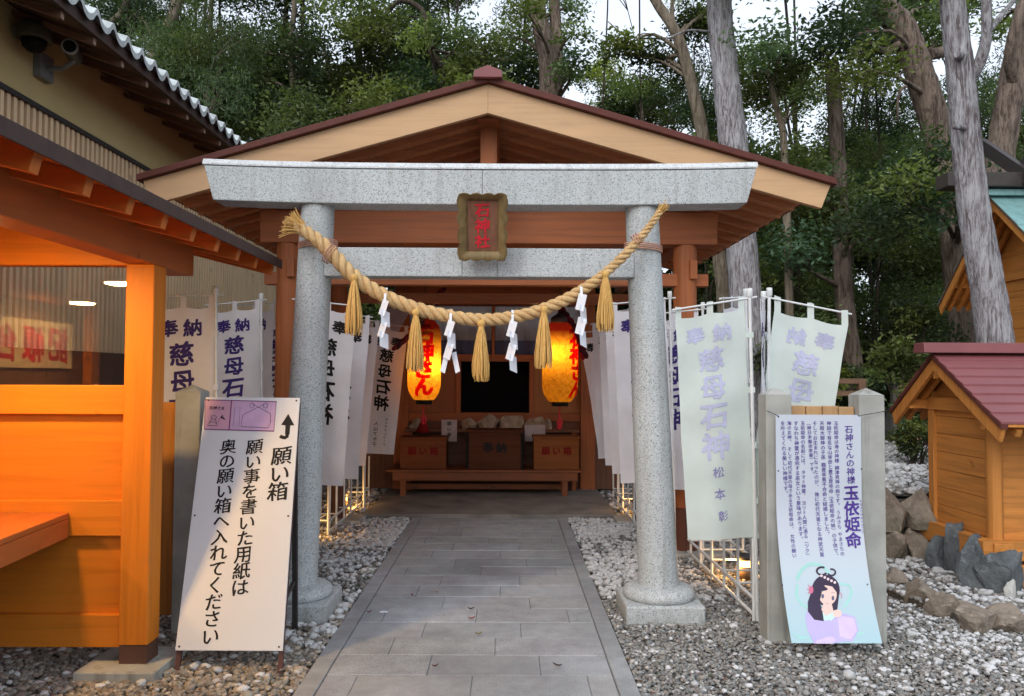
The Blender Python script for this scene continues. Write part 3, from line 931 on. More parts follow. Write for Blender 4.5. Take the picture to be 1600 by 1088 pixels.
# ---------------------------------------------------------------- offerings table and what stands on it
DIMRED = m_plain("dull red ink", (.17, .012, .014), .8, .1)
def furniture():
    Y0 = 10.25
    z = lambda py: P(756, py, Y0).z
    xl, xr = P(603, 745, Y0).x, P(909, 745, Y0).x
    zt = z(735)
    t = thing("offering_table", ((xl + xr) / 2, Y0 + .3, .05), "long low brown wooden table with three boxes on it before the sanctuary", "table")
    w = m_wood("red brown table", (.22, .075, .03), 'x', .5, .3)
    MB().box(xl, Y0, zt - .03, xr, Y0 + .62, zt).build("table_top", w, t, bevel=.006)
    MB().box(xl + .08, Y0 + .02, z(752), xr - .05, Y0 + .06, zt - .031).build("apron", w, t, bevel=.004)
    MB().box(xl + .16, Y0 + .27, .10, xr - .16, Y0 + .33, .17).build("stretcher", w, t, bevel=.004)
    for x in (P(629, 760, Y0).x, P(883, 760, Y0).x):
        for y in (Y0 + .03, Y0 + .5):
            MB().box(x - .036, y, .05, x + .036, y + .07, zt - .03).build("leg", w, t, bevel=.004)
    def box(name, x0, x1, y0, label, cat, col, letters=None, ink=None, slat=False, d=.4):
        X0, X1 = P(x0, 700, Y0 + .08).x, P(x1, 700, Y0 + .08).x
        Z1 = P(756, y0, Y0 + .08).z
        o = thing(name, ((X0 + X1) / 2, Y0 + .28, zt), label, cat)
        m = m_wood(name + " wood", col, 'x', .7, .25, None, .12)
        MB().box(X0, Y0 + .08, zt + .001, X1, Y0 + .08 + d, Z1 - .03).build("body", m, o, bevel=.006)
        if slat:
            mb = MB()
            mb.box(X0 - .015, Y0 + .065, Z1 - .03, X1 + .015, Y0 + .11, Z1); mb.box(X0 - .015, Y0 + d + .04, Z1 - .03, X1 + .015, Y0 + d + .085, Z1)
            for i in range(9):
                x = X0 + (X1 - X0) * (i + .5) / 9
                mb.box(x - .014, Y0 + .111, Z1 - .028, x + .014, Y0 + d + .039, Z1 - .006)
            mb.build("slatted_lid", m, o)
            mb = MB()
            for x in (X0, X1 - .035): mb.box(x, Y0 + .068, zt + .002, x + .035, Y0 + .079, Z1 - .031)
            mb.build("corner_strap", M['black'], o)
        else:
            MB().box(X0 - .012, Y0 + .07, Z1 - .03, X1 + .012, Y0 + .09 + d, Z1).build("lid", m, o, bevel=.004)
            MB().box((X0+X1)/2 - .07, Y0 + .2, Z1 + .0005, (X0+X1)/2 + .07, Y0 + .225, Z1 + .002).build("slot", M['black'], o)
        if letters:
            L = Letters(); n = len(letters); s = (X1 - X0) * .19
            for i, ch in enumerate(letters):
                L.put(ch, ((X0 + X1) / 2) + (i - (n - 1) / 2) * s * 1.25, (zt + Z1) / 2 + .03, s, weight=.03)
            L.build("lettering", ink, o, lambda u, v, dd: (u, Y0 + .079 - dd, v))
    box("wish_box", 625, 697, 684, "brown wooden wish box with red characters, under the left lantern", "wish box", (.18, .062, .026), "願い箱", DIMRED)
    box("offertory_box", 728, 818, 672, "dark slatted money offering box with dark strapped corners, in the middle of the low table", "offertory box", (.10, .036, .017), "奉納", M['ink_black'], True, .44)
    box("wish_box", 834, 905, 682, "lighter brown wooden wish box under the right lantern", "wish box", (.24, .09, .03), "願い箱", DIMRED)
    # stones in a row on a shelf behind the table
    sh = thing("stone_shelf", (CX, 10.8, .05), "dark wooden shelf behind the offering boxes carrying rough stones", "shelf")
    YS = 10.78
    ztop = P(790, 671, YS).z
    xl, xr = P(632, 680, YS).x, P(905, 680, YS).x
    MB().box(xl, YS - .02, ztop - .04, xr, YS + .16, ztop).build("board", m_wood("shelf wood", (.2, .09, .05), 'x', .6, .3), sh, bevel=.004)
    for x in (xl + .05, xr - .1):
        MB().box(x, YS, .05, x + .06, YS + .12, ztop - .04).build("support", M['wood_z'], sh, bevel=.004)
    stones = [(650, 24, 17, "pale stone nearest the left inner column on the shelf"), (735, 30, 18, "small tan stone left of the tallest shelf stone"), (763, 44, 24, "largest tan stone, peaked, on the shelf above the money box"),
              (798, 42, 22, "rounded brown stone beside the largest shelf stone"), (834, 36, 20, "flat whitish stone on the shelf above a paper notice"), (855, 16, 18, "smallest shelf stone, at the right end of the row")]
    for i, (px, w, h, lab) in enumerate(stones):
        p = P(px, 671, YS + .07)
        rock("stone", (p.x, p.y, ztop - .004), w / 1250 * 10.8 / 2, .07, h / 1250 * 10.8, M['stone_pale'], 40 + i, lab, "stone", "stones on the shelf in the pavilion")
    # paper notices
    for px, py0, py1, w, lab in ((702, 656, 690, 24, "white paper notice hung left of the money box"), (836, 664, 690, 32, "blank pale paper notice below the whitish shelf stone")):
        a, b_ = P(px - w/2, py0, 10.74), P(px + w/2, py1, 10.74)
        o = tag(MB().box(a.x, 10.735, b_.z, b_.x, 10.738, a.z).build("paper_notice", m_plain("dim paper", (.5, .46, .46), .8, .2), at=((a.x+b_.x)/2, 10.735, b_.z)), lab, "notice", "paper notices on the stone shelf")
        if px < 800:
            L = Letters(); L.column("願い事", (a.x+b_.x)/2, a.z - .05, .075, .06, weight=.02)
            L.build("lettering", M['ink_black'], o, lambda u, v, dd: (u, 10.735 - dd, v))
def rock(name, base, rx, ry, h, mat, seed, label=None, cat=None, group=None, n=4, rough=.34, kind=None):
    import bmesh
    bm = bmesh.new()
    bmesh.ops.create_icosphere(bm, subdivisions=n, radius=1.0)
    off = Vector((seed * 3.17, seed * 1.31, seed * .77))
    from mathutils import noise as nz
    r_ = random.Random(seed)
    planes = [(Vector((r_.uniform(-1, 1), r_.uniform(-1, 1), r_.uniform(-.6, 1))).normalized(), r_.uniform(.48, .76)) for _ in range(15)]
    for v in bm.verts:
        p = v.co.copy()
        for nn, d in planes:                       # chip the ball into facets
            e = p.dot(nn)
            if e > d: p -= nn * (e - d)
        p *= 1 + rough * .35 * nz.noise(v.co * 1.7 + off) + rough * .22 * nz.noise(v.co * 5 + off) + rough * .10 * nz.noise(v.co * 11 + off)
        v.co = p
    mxx, mxy = max(abs(v.co.x) for v in bm.verts), max(abs(v.co.y) for v in bm.verts)
    zs_ = [v.co.z for v in bm.verts]; zt_, zb_ = max(zs_), -.5
    for v in bm.verts:
        v.co = Vector((v.co.x / mxx * rx, v.co.y / mxy * ry, (max(v.co.z, zb_) - zb_) / (zt_ - zb_) * h))
    me = bpy.data.meshes.new(name)
    bm.to_mesh(me); bm.free()
    me.polygons.foreach_set("use_smooth", [False] * len(me.polygons) if n < 3 else [True] * len(me.polygons))
    o = link(name, me, mat, None, base)
    e = o.modifiers.new("edges", 'EDGE_SPLIT'); e.split_angle = math.radians(24)
    return tag(o, label, cat, group, kind)
furniture()
def charm(px, y0, y1, w, Y, label, cone):
    a, b = P(px, y0, Y), P(px, y1, Y); R = w / 1250 * Y / 2
    t = thing("hanging_charm", (a.x, Y, b.z), label, "charm", "red charms under the lanterns")
    h = a.z - b.z
    if cone: MB().lathe([(0, h), (R * .25, h), (R * .45, h * .7), (R * .8, h * .3), (R, 0), (0, 0)], (a.x, Y, b.z), 18).build("charm_body", m_plain("dark red cloth", (.20, .012, .014), .8, .1), t)
    else: MB().box(a.x - R, Y - .01, b.z, a.x + R, Y + .01, a.z).build("charm_body", M['vermilion'], t, bevel=.004)
    MB().tube([(a.x, Y, a.z), (a.x, Y, a.z + .22)], .004, 6).build("cord", M['vermilion'], t)
charm(661, 655, 676, 22, 10.6, "red cone shaped cloth charm under the left lantern", True)
charm(874, 659, 671, 7, 10.6, "small red oblong charm under the right lantern", False)

# ---------------------------------------------------------------- paper lanterns
def lantern(px, y0, y1, w, Y, turn, label):
    c = P(px, (y0 + y1) / 2, Y); z1, z0 = P(px, y0, Y).z, P(px, y1, Y).z
    R = w / 1250 * Y / 2; H = z1 - z0
    t = thing("paper_lantern", (c.x, Y, z0), label, "lantern", "lit paper lanterns in the pavilion")
    def rad(f): return R * (1 - max(0, abs(f - .5) * 2 - .55) ** 2.4 / .45 ** 2.4 * .40)
    prof = []
    NR = 46
    for i in range(NR * 2 + 1):
        f = i / (NR * 2)
        prof.append((rad(f) - (.0022 if i % 2 == 0 else 0), H * f))
    tm = NT("lantern paper " + str(px))
    nz = tm.noise(24, 6, None, .7); sp = tm.noise(70, 3)
    zc = tm.n("ShaderNodeSeparateXYZ", {0: tm.tc.outputs["Object"]}).outputs[2]
    band = tm.ramp(tm.math('DIVIDE', zc, H), [(.70, 0.0), (.90, 1.0)])
    colr = tm.ramp(tm.math('ADD', tm.math('MULTIPLY', nz, .7), tm.math('MULTIPLY', sp, .3)), [(.32, (.42, .17, .012)), (.5, (.82, .42, .035)), (.7, (.92, .60, .07))])
    colr = tm.mix(band, colr, (.16, .012, .008))
    tl = tm.n("ShaderNodeBsdfTranslucent", {"Color": colr}).outputs[0]
    df = tm.bsdf(colr, .7, None, .2)
    pm = tm.done(tm.n("ShaderNodeMixShader", {0: .75, 1: df, 2: tl}).outputs[0])
    body = MB().lathe(prof, (c.x, Y, z0), 48).build("paper_shade", pm, t)
    MB().lathe([(.0, -.05), (R*.48, -.05), (R*.48, .012), (R*.40, .02), (0, .02)], (c.x, Y, z0), 32).build("bottom_rim", M['black'], t)
    MB().lathe([(.0, -.012), (R*.52, -.012), (R*.52, .05), (R*.46, .07), (R*.2, .10), (R*.12, .13), (0, .13)], (c.x, Y, z1), 32).build("top_cap", m_plain("dark bronze cap", (.05, .032, .03), .5), t)
    MB().tube([(c.x, Y, z1 + .12), (c.x, Y, 2.42), (c.x, Y, 2.72)], .006, 6).build("hanging_cord", M['dark_metal'], t)
    L = Letters()
    n = 4; pitch = H * .84 / n
    for i, ch in enumerate("石神さん"):
        L.put(ch, 0, H * .80 - i * pitch, pitch * 1.14, weight=.06, brush=.08, sx=1.12)
    def S(u, v, d):
        a = turn + u / R
        rr = rad(v / H) + d
        return (c.x + math.sin(a) * rr, Y - math.cos(a) * rr, z0 + v)
    L.build("lettering", tm_ink, body, S, d=.004)
    mb = MB()
    mb.tube([(c.x, Y, z0 - .05), (c.x, Y, z0 - .2)], .004, 6)
    for q in range(7):
        a = q * .9
        mb.tube([(c.x, Y, z0 - .18), (c.x + .03 * math.cos(a), Y + .03 * math.sin(a), z0 - .21), (c.x + .02 * math.cos(a), Y + .02 * math.sin(a), z0 - .28)], .004, 5)
    mb.build("red_tassel", M['vermilion'], t)
    ld = bpy.data.lights.new("lantern_bulb", 'POINT'); ld.energy = 3.6; ld.color = (1, .60, .20); ld.shadow_soft_size = .035
    lo = bpy.data.objects.new("lantern_bulb", ld); COL.objects.link(lo); lo.parent = t
    lo.location = (R * .25 if px < 700 else -R * .25, -.05, H * .42 if px < 700 else H * .62)
def _ink():
    t = NT("red lantern ink")
    c = (.95, .035, .02)
    tl = t.n("ShaderNodeBsdfTranslucent", {"Color": (*c, 1)}).outputs[0]
    return t.done(t.n("ShaderNodeMixShader", {0: .85, 1: t.bsdf(c, .6), 2: tl}).outputs[0])
tm_ink = _ink()
lantern(663, 500, 625, 52, 9.2, .06, "glowing paper lantern with red characters facing the front, on the left of the sanctuary")
lantern(875, 505, 628, 56, 9.2, 1.08, "glowing paper lantern with its red characters turned aside, on the right of the sanctuary")

# ---------------------------------------------------------------- votive banners on poles
def banner(base, top, yaw, label, ink, cloth, donor=(), W=.45, H=1.49, seed=0, lean=0.0, drop=.06, txt="慈母石神", weight=.03, h0=.0, arm_tilt=-.03, gap=.035):
    """base/top of the pole; the cloth hangs on the reader's left of the pole; yaw 0 faces the camera"""
    r_ = random.Random(seed)
    t = thing("banner", base, label, "banner", "votive banners around the pavilion")
    base, top = Vector(base), Vector(top)
    c, s = math.cos(yaw), math.sin(yaw)
    rt, bk = Vector((c, s, 0)), Vector((-s, c, 0))
    h = top.z - base.z
    MB().tube([base, (base + top) / 2, top], [.0125, .012, .011], 10).build("pole", M['white_pipe'], t)
    MB().lathe([(0, .03), (.018, .03), (.02, .012), (.02, -.02), (.013, -.03)], top, 12).build("pole_cap", M['white_pipe'], t)
    at = top + Vector((0, 0, -.035))
    tip = at - rt * (W + .06) + Vector((0, 0, arm_tilt * 1.6))
    MB().tube([at + rt * .05 + Vector((0, 0, .01)), tip], .0065, 8).build("crossarm", M['white_pipe'], t)
    ph, a1 = r_.uniform(0, 6), r_.uniform(.010, .022)
    def S(u, v, d):
        vv = -v
        f = vv / H
        wave = a1 * math.sin(u * 13 + ph + f * 2) * (.3 + f) + .02 * math.sin(f * 4 + ph) * f + .007 * math.sin(u * 30 + ph * 2 + f * 9) * math.exp(-f * 5) + .006 * math.sin((u * 9 - vv * 7) + ph) + .004 * math.sin(vv * 16 + u * 5 + ph)
        sag = .016 * abs(math.sin(u / W * 2 * math.pi)) * math.exp(-max(0, vv) * 10)
        arm_z = arm_tilt * (W - u) / W * 1.4
        p = at + rt * (u - W - gap + lean * vv) + bk * (wave - d) + Vector((0, 0, -drop - vv - sag + arm_z * math.exp(-f * 2)))
        q = (top - base) * (-(vv + drop) / h) * .9
        return p + Vector((q.x, q.y, 0))
    us = [W * i / 18 for i in range(19)]
    vs = [-H * (j / 40) for j in range(41)]
    mb = MB().grid(lambda u, v: S(u, v, 0), us, vs)
    for u in (.0, W / 2 - .02, W - .04):
        mb.grid(lambda a, b: S(a, 0, 0) + Vector((0, 0, b)), [u, u + .02, u + .04], [0, drop * .5, drop + .012 + .014 * abs(math.sin(u))])
    for f in (.12, .36, .6, .84, .99):
        p = S(W, -H * f, 0)
        q = base + (top - base) * ((p.z - base.z) / h)
        mb.prism([p + Vector((0, -.004, -.018)), q + Vector((0, -.016, -.018)) + rt * .016, q + Vector((0, -.016, .018)) + rt * .016, p + Vector((0, -.004, .018))], (0, .03, 0) if abs(s) < .7 else (.03, 0, 0))
    cl = mb.build("cloth", cloth, t, fix=False)
    L = Letters(.03)
    L.put("奉", W * .27, -.141 - h0, .125, weight=weight, brush=.12); L.put("納", W * .66, -.137 - h0, .125, weight=weight, brush=.12)
    for ch, v in zip(txt, (.316, .503, .69, .886)):
        L.put(ch, W * .48, -v - h0, .165 if ch in "慈母" else .185, weight=weight, brush=.12)
    L.build("lettering", ink, cl, S, both=True, d=.0025)
    if donor:
        L = Letters()
        for text, u, v0, size, pitch in donor:
            L.column(text, u, v0 - h0, pitch, size, weight=.02, brush=.08)
        L.build("donor_name", ink if ink is not M['ink_pale'] else M['ink_mid'], cl, S, both=True, d=.0025)
    return t
def pole(px0, py0, px1, py1, Y):
    b = P(px0, py0, Y); b.z = 0.0
    tp = P(px1, py1, Y)
    return b, tp
K, PU, MI, PA = M['ink_black'], M['ink_purple'], M['ink_mid'], M['ink_pale']
NEW, OLD = M['cloth'], M['cloth_old']
# right of the gate
b, tp = pole(1184, 965, 1171, 458, 5.20)
banner(b, tp, 0.02, "large faded greenish white banner with lilac characters just right of the right gate pillar", PA, OLD, [("松本", .22, -1.06, .075, .14), ("彰", .23, -1.34, .07, .1)], seed=1, lean=.03, arm_tilt=-.05)
b, tp = pole(1176, 930, 1165, 458, 5.75)
banner(b, tp, .95, "white banner mostly hidden behind the large faded greenish banner", MI, NEW, seed=2)
b, tp = pole(1193, 940, 1193, 462, 5.55)
banner(b, tp, 1.25, "white banner turned edge on just right of the large faded greenish banner", PU, NEW, seed=3)
b, tp = pole(1196, 950, 1202, 457, 5.25)
banner(b, tp, math.pi - .12, "pale greenish banner seen from behind, blown aside above the illustrated notice", PA, OLD, seed=4, lean=.13, arm_tilt=-.07, drop=.085, W=.46)
b, tp = pole(1098, 860, 1098, 478, 6.9)
banner(b, tp, .0, "white banner with dark purple characters peeping out behind the large faded greenish banner's left edge", PU, NEW, seed=5)
# left of the gate, outside
b, tp = pole(340, 960, 337, 455, 5.30)
banner(b, tp, -.03, "bright white banner with bold purple characters nearest the amber shelter", PU, NEW, seed=6, drop=.065, arm_tilt=-.006, W=.415, gap=.012)
b, tp = pole(409, 880, 408, 464, 7.0)
banner(b, tp, .10, "slightly creased white banner with purple characters second from the amber shelter", PU, NEW, seed=7, W=.42, gap=.012)
b, tp = pole(433, 850, 432, 470, 8.0)
banner(b, tp, .95, "white banner third from the amber shelter, half hidden by a white pole", PU, NEW, seed=8)
b, tp = pole(452, 830, 452, 484, 8.9)
banner(b, tp, 1.1, "narrow looking white banner turned away beside the left gate pillar", PU, NEW, seed=9)
# inside, along the path: left row seen from behind, right row mostly edge on
lft = [(6.75, 555, 480, K, (("織", .33, -1.28, .07, .1),), "white banner with reversed dark characters close behind the left gate pillar", 0),
       (7.45, 578, 497, K, (), "plain looking white banner between the two lettered ones left of the path", .0),
       (8.4, 592, 504, K, (), "white banner behind the row left of the path, showing only its edge", .0),
       (9.5, 637, 512, K, (("入山アキ子", .25, -1.13, .055, .062), ("テイチクレコード", .13, -1.08, .035, .042), ("月に笑う蝶", .36, -.58, .045, .11)), "dim white banner with reversed black characters beside the left lantern", .0)]
for i, (Y, px, py, ink, don, lab, h0) in enumerate(lft):
    tipx = P(px, 600, Y).x; z = P(px, py, Y).z
    banner((tipx - .50, Y, 0), (tipx - .49, Y, z + .09), math.pi, lab, ink, NEW, don, seed=20 + i, h0=h0, lean=.05 + .015 * i)
rgt = [(6.75, 958, 477, PU, "white banner close behind the right gate pillar with most of its face hidden"), (7.5, 946, 490, K, "second white banner behind the right gate pillar, showing its left margin"),
       (8.2, 936, 498, K, "third white banner in the edge on row right of the path"), (9.0, 926, 508, K, "fourth white banner in the edge on row right of the path"), (10.1, 903, 522, K, "slanting white banner glowing orange beside the right lantern")]
for i, (Y, px, py, ink, lab) in enumerate(rgt):
    tipx = P(px, 600, Y).x; z = P(px, py, Y).z
    banner((tipx + .52, Y, 0), (tipx + .48, Y, z + .09), 0 if i < 4 else .25, lab, ink, NEW, seed=30 + i, lean=.03 if i < 4 else .15)
# pipe racks that hold the outer banner poles
def rack(x0, x1, y0, y1, label):
    t = thing("banner_rack", ((x0 + x1) / 2, (y0 + y1) / 2, 0), label, "banner rack", "pipe racks for the banners")
    wp = M['white_pipe']
    for x in (x0, x1):
        for zz in (.045, .15): MB().tube([(x, y0, zz), (x, y1, zz)], .012, 8).build("rail", wp, t)
    n = 7
    for i in range(n):
        y = y0 + (y1 - y0) * i / (n - 1)
        for x in (x0, x1): MB().tube([(x, y, -.02), (x, y, .56)], .011, 8).build("upright", wp, t)
        MB().tube([(x0, y, .16), (x1, y, .16)], .008, 6).build("cross_rod", wp, t)
rack(1.60, 1.95, 5.22, 7.35, "white pipe rack holding banner poles on the gravel right of the gate")
rack(-2.32, -1.98, 5.5, 7.7, "white pipe rack holding banner poles behind the amber shelter")
rack(-2.0, -1.75, 7.9, 10.2, "white pipe rack holding banner poles along the pavilion's left side")
rack(1.35, 1.6, 7.7, 10.2, "white pipe rack holding banner poles along the pavilion's right side")
# little ground lamps
def ground_lamp(x, y, label, e=3.2):
    t = thing("ground_lamp", (x, y, 0), label, "ground lamp", "small ground lamps by the banners")
    MB().lathe([(.0, 0), (.066, 0), (.066, .105), (.0, .105)], (x, y, 0), 24).build("base", m_plain("bronze lamp body", (.16, .10, .05), .5), t)
    MB().lathe([(.0, .106), (.058, .106), (.058, .158), (.0, .158)], (x, y, 0), 24).build("glowing_ring", m_emit("lamp glow", (1.0, .62, .16), 4.5), t)
    MB().lathe([(.0, .159), (.072, .159), (.07, .185), (.05, .2), (.0, .205)], (x, y, 0), 24).build("cap", M['dark_metal'], t)
    ld = bpy.data.lights.new("ground_lamp_bulb", 'POINT'); ld.energy = e; ld.color = (1, .50, .14); ld.shadow_soft_size = .04
    lo = bpy.data.objects.new("ground_lamp_bulb", ld); COL.objects.link(lo); lo.parent = t; lo.location = (-.10 if x > 0 else .10, -.05, .14)
ground_lamp(1.86, 6.3, "bronze ground lamp with a glowing ring inside the right pipe rack")
ground_lamp(-2.02, 7.75, "ground lamp lighting the gravel behind the left gate pillar")
ground_lamp(-1.95, 9.55, "ground lamp among the banner poles left of the pavilion floor")
ground_lamp(1.62, 9.3, "ground lamp behind the right gate pillar beside the pavilion floor")
# ---------------------------------------------------------------- amber shelter (writing desk booth) on the left
def booth():
    t = thing("writing_shelter", (-2.9, 3.4, 0), "amber lit open timber shelter with a window and low eaves, at the left edge", "shelter")
    bx, by, bz = M['booth_x'], M['booth_y'], M['booth_z']
    YW = 4.345
    z = lambda py, Y=YW: P(150, py, Y).z
    xp0, xp1 = P(191, 700, 4.27).x, P(236, 700, 4.27).x
    # posts
    for (x0, x1, y0, y1) in ((xp0, xp1, 4.27, 4.42), (-3.93, -3.78, 4.27, 4.42), (xp0, xp1, 1.25, 1.40), (-3.93, -3.78, 1.25, 1.40)):
        MB().box(x0, y0, .155, x1, y1, 2.17).build("post", bz, t, bevel=.006)
        MB().box(x0 + .004, y0 + .004, .058, x1 - .004, y1 - .004, .154).build("post_foot", m_plain("brown post shoe", (.10, .045, .03), .5), t)
        xx = (x0 + x1) / 2; yy = (y0 + y1) / 2
        MB().box(xx - .245 if y0 > 4 else xx - .2, yy - .2, -.03, xx + .17, yy + .21, .058).build("footing", M['concrete'], t, bevel=.006)
    # end wall facing the camera: rails, panels, glass
    xl = -3.78
    for nm, a, b, y0, y1 in (("window_rail", 602, 647, 4.295, 4.40), ("middle_rail", 780, 835, 4.295, 4.40), ("bottom_rail", 957, 1007, 4.295, 4.40)):
        MB().box(xl, y0, z(b), xp0 - .001, y1, z(a)).build(nm, bx, t, bevel=.004)
    for a, b in ((647, 780), (835, 957)):
        MB().box(xl, 4.335, z(b) + .001, xp0 - .001, 4.36, z(a) - .001).build("wall_panel", bx, t)
    MB().box(xl, YW, z(602) + .001, xp0 - .002, YW + .006, 2.165).build("window_pane", M['glass'], t)
    MB().box(xl, 4.30, 2.167, xp0 + .01, 4.40, 2.40).build("tie_beam", bx, t, bevel=.005)
    # purlins parallel to the path
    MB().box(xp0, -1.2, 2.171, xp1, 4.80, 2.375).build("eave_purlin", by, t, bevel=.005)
    MB().box(-3.93, -1.2, 2.171, -3.78, 4.80, 2.7).build("rear_purlin", by, t, bevel=.005)
    # roof: rafters, sheathing, metal skin
    xe, xi = -1.60, -4.3
    sl = .25
    zt = lambda x: 2.30 + sl * (xe - x)
    y = 1.34 - .34 * 7
    while y < 5.45:
        if y > -1.2:
            MB().bar((xe, y, zt(xe)), (xi, y, zt(xi)), .055, .085).build("rafter", M['booth_r'], t, bevel=.003)
        y += .34
    mb = MB(); y0, y1 = -1.2, 5.47
    k = 16
    for i in range(k):
        x0 = xe + .03 - (xe + .03 - xi) * i / k; x1 = xe + .03 - (xe + .03 - xi) * (i + .97) / k
        mb.prism([(x0, y0, zt(x0) + .045), (x1, y0, zt(x1) + .045), (x1, y0, zt(x1) + .062), (x0, y0, zt(x0) + .062)], (0, y1 - y0, 0))
    mb.build("sheathing", M['booth_r'], t)
    xo = -1.555
    MB().prism([(xo, y0 - .03, zt(xo) + .022), (xo, y0 - .03, zt(xo) + .085), (xi, y0 - .03, zt(xi) + .085), (xi, y0 - .03, zt(xi) + .064), (xe + .03, y0 - .03, zt(xe + .03) + .064), (xe + .03, y0 - .03, zt(xe + .03) + .022)], (0, y1 - y0 + .06, 0)).build("roof_skin", M['fascia'], t, bevel=.003)
    # back wall and its sign (seen mirrored in the window)
    MB().box(-3.90, -4.0, .15, -3.86, 4.27, 2.7).build("rear_wall", m_wood("dim back boards", (.16, .075, .04), 'y', .6, .2), t)  # lengthened out of view to keep sky out of the window reflection
    # counter along the back
    c = thing("writing_counter", (-3.0, 3.0, 0), "amber wooden writing counter jutting from under the shelter's window at the left edge", "counter")
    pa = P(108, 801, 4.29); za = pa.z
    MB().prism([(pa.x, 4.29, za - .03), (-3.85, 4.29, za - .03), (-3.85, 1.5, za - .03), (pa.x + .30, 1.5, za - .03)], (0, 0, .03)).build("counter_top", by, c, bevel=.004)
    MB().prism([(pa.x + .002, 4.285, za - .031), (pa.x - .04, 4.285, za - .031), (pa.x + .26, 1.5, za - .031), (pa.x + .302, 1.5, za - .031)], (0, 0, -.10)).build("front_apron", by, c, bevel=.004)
    for y in (2.0, 3.9):
        MB().box(-3.2, y, 0, -3.1, y + .1, za - .031).build("leg", bz, c, bevel=.004)
    o = Vector((-3.84, 2.15, 1.83))
    s = thing("desk_sign", o, "pale board with red characters on the shelter's rear wall, seen reversed in the window reflection", "sign")
    b = MB().box(-3.855, 1.62, 1.63, -3.84, 2.78, 2.02).build("board", m_plain("cream sign board", (.72, .60, .42), .5), s)
    L = Letters()
    for i, ch in enumerate("記帳台"):
        L.put(ch, (i - 1) * .36, 0, .30, weight=.035, brush=.1)
    L.build("lettering", M['ink_red'], b, lambda u, v, d: (-3.84 + d, 2.20 - (-u) , 1.825 + v), d=.002)
    # ceiling lamps that light the shelter
    for i, (x, y, e, lab) in enumerate(((-2.458, 3.62, 400, "square glowing ceiling lamp under the shelter roof nearest the window"), (-3.45, 2.2, 320, "square glowing ceiling lamp under the shelter roof farther from the window"))):
        zz = 2.16
        l = thing("ceiling_lamp", (x, y, zz), lab, "ceiling lamp", "ceiling lamps of the shelter")
        MB().box(x - .09, y - .09, zz, x + .09, y + .09, zt(x) - .045).build("housing", M['white_paint'], l)
        MB().box(x - .065, y - .065, zz - .012, x + .065, y + .065, zz - .001).build("diffuser", m_emit("ceiling lamp glow " + str(i), (1, .59, .19), e), l)
booth()

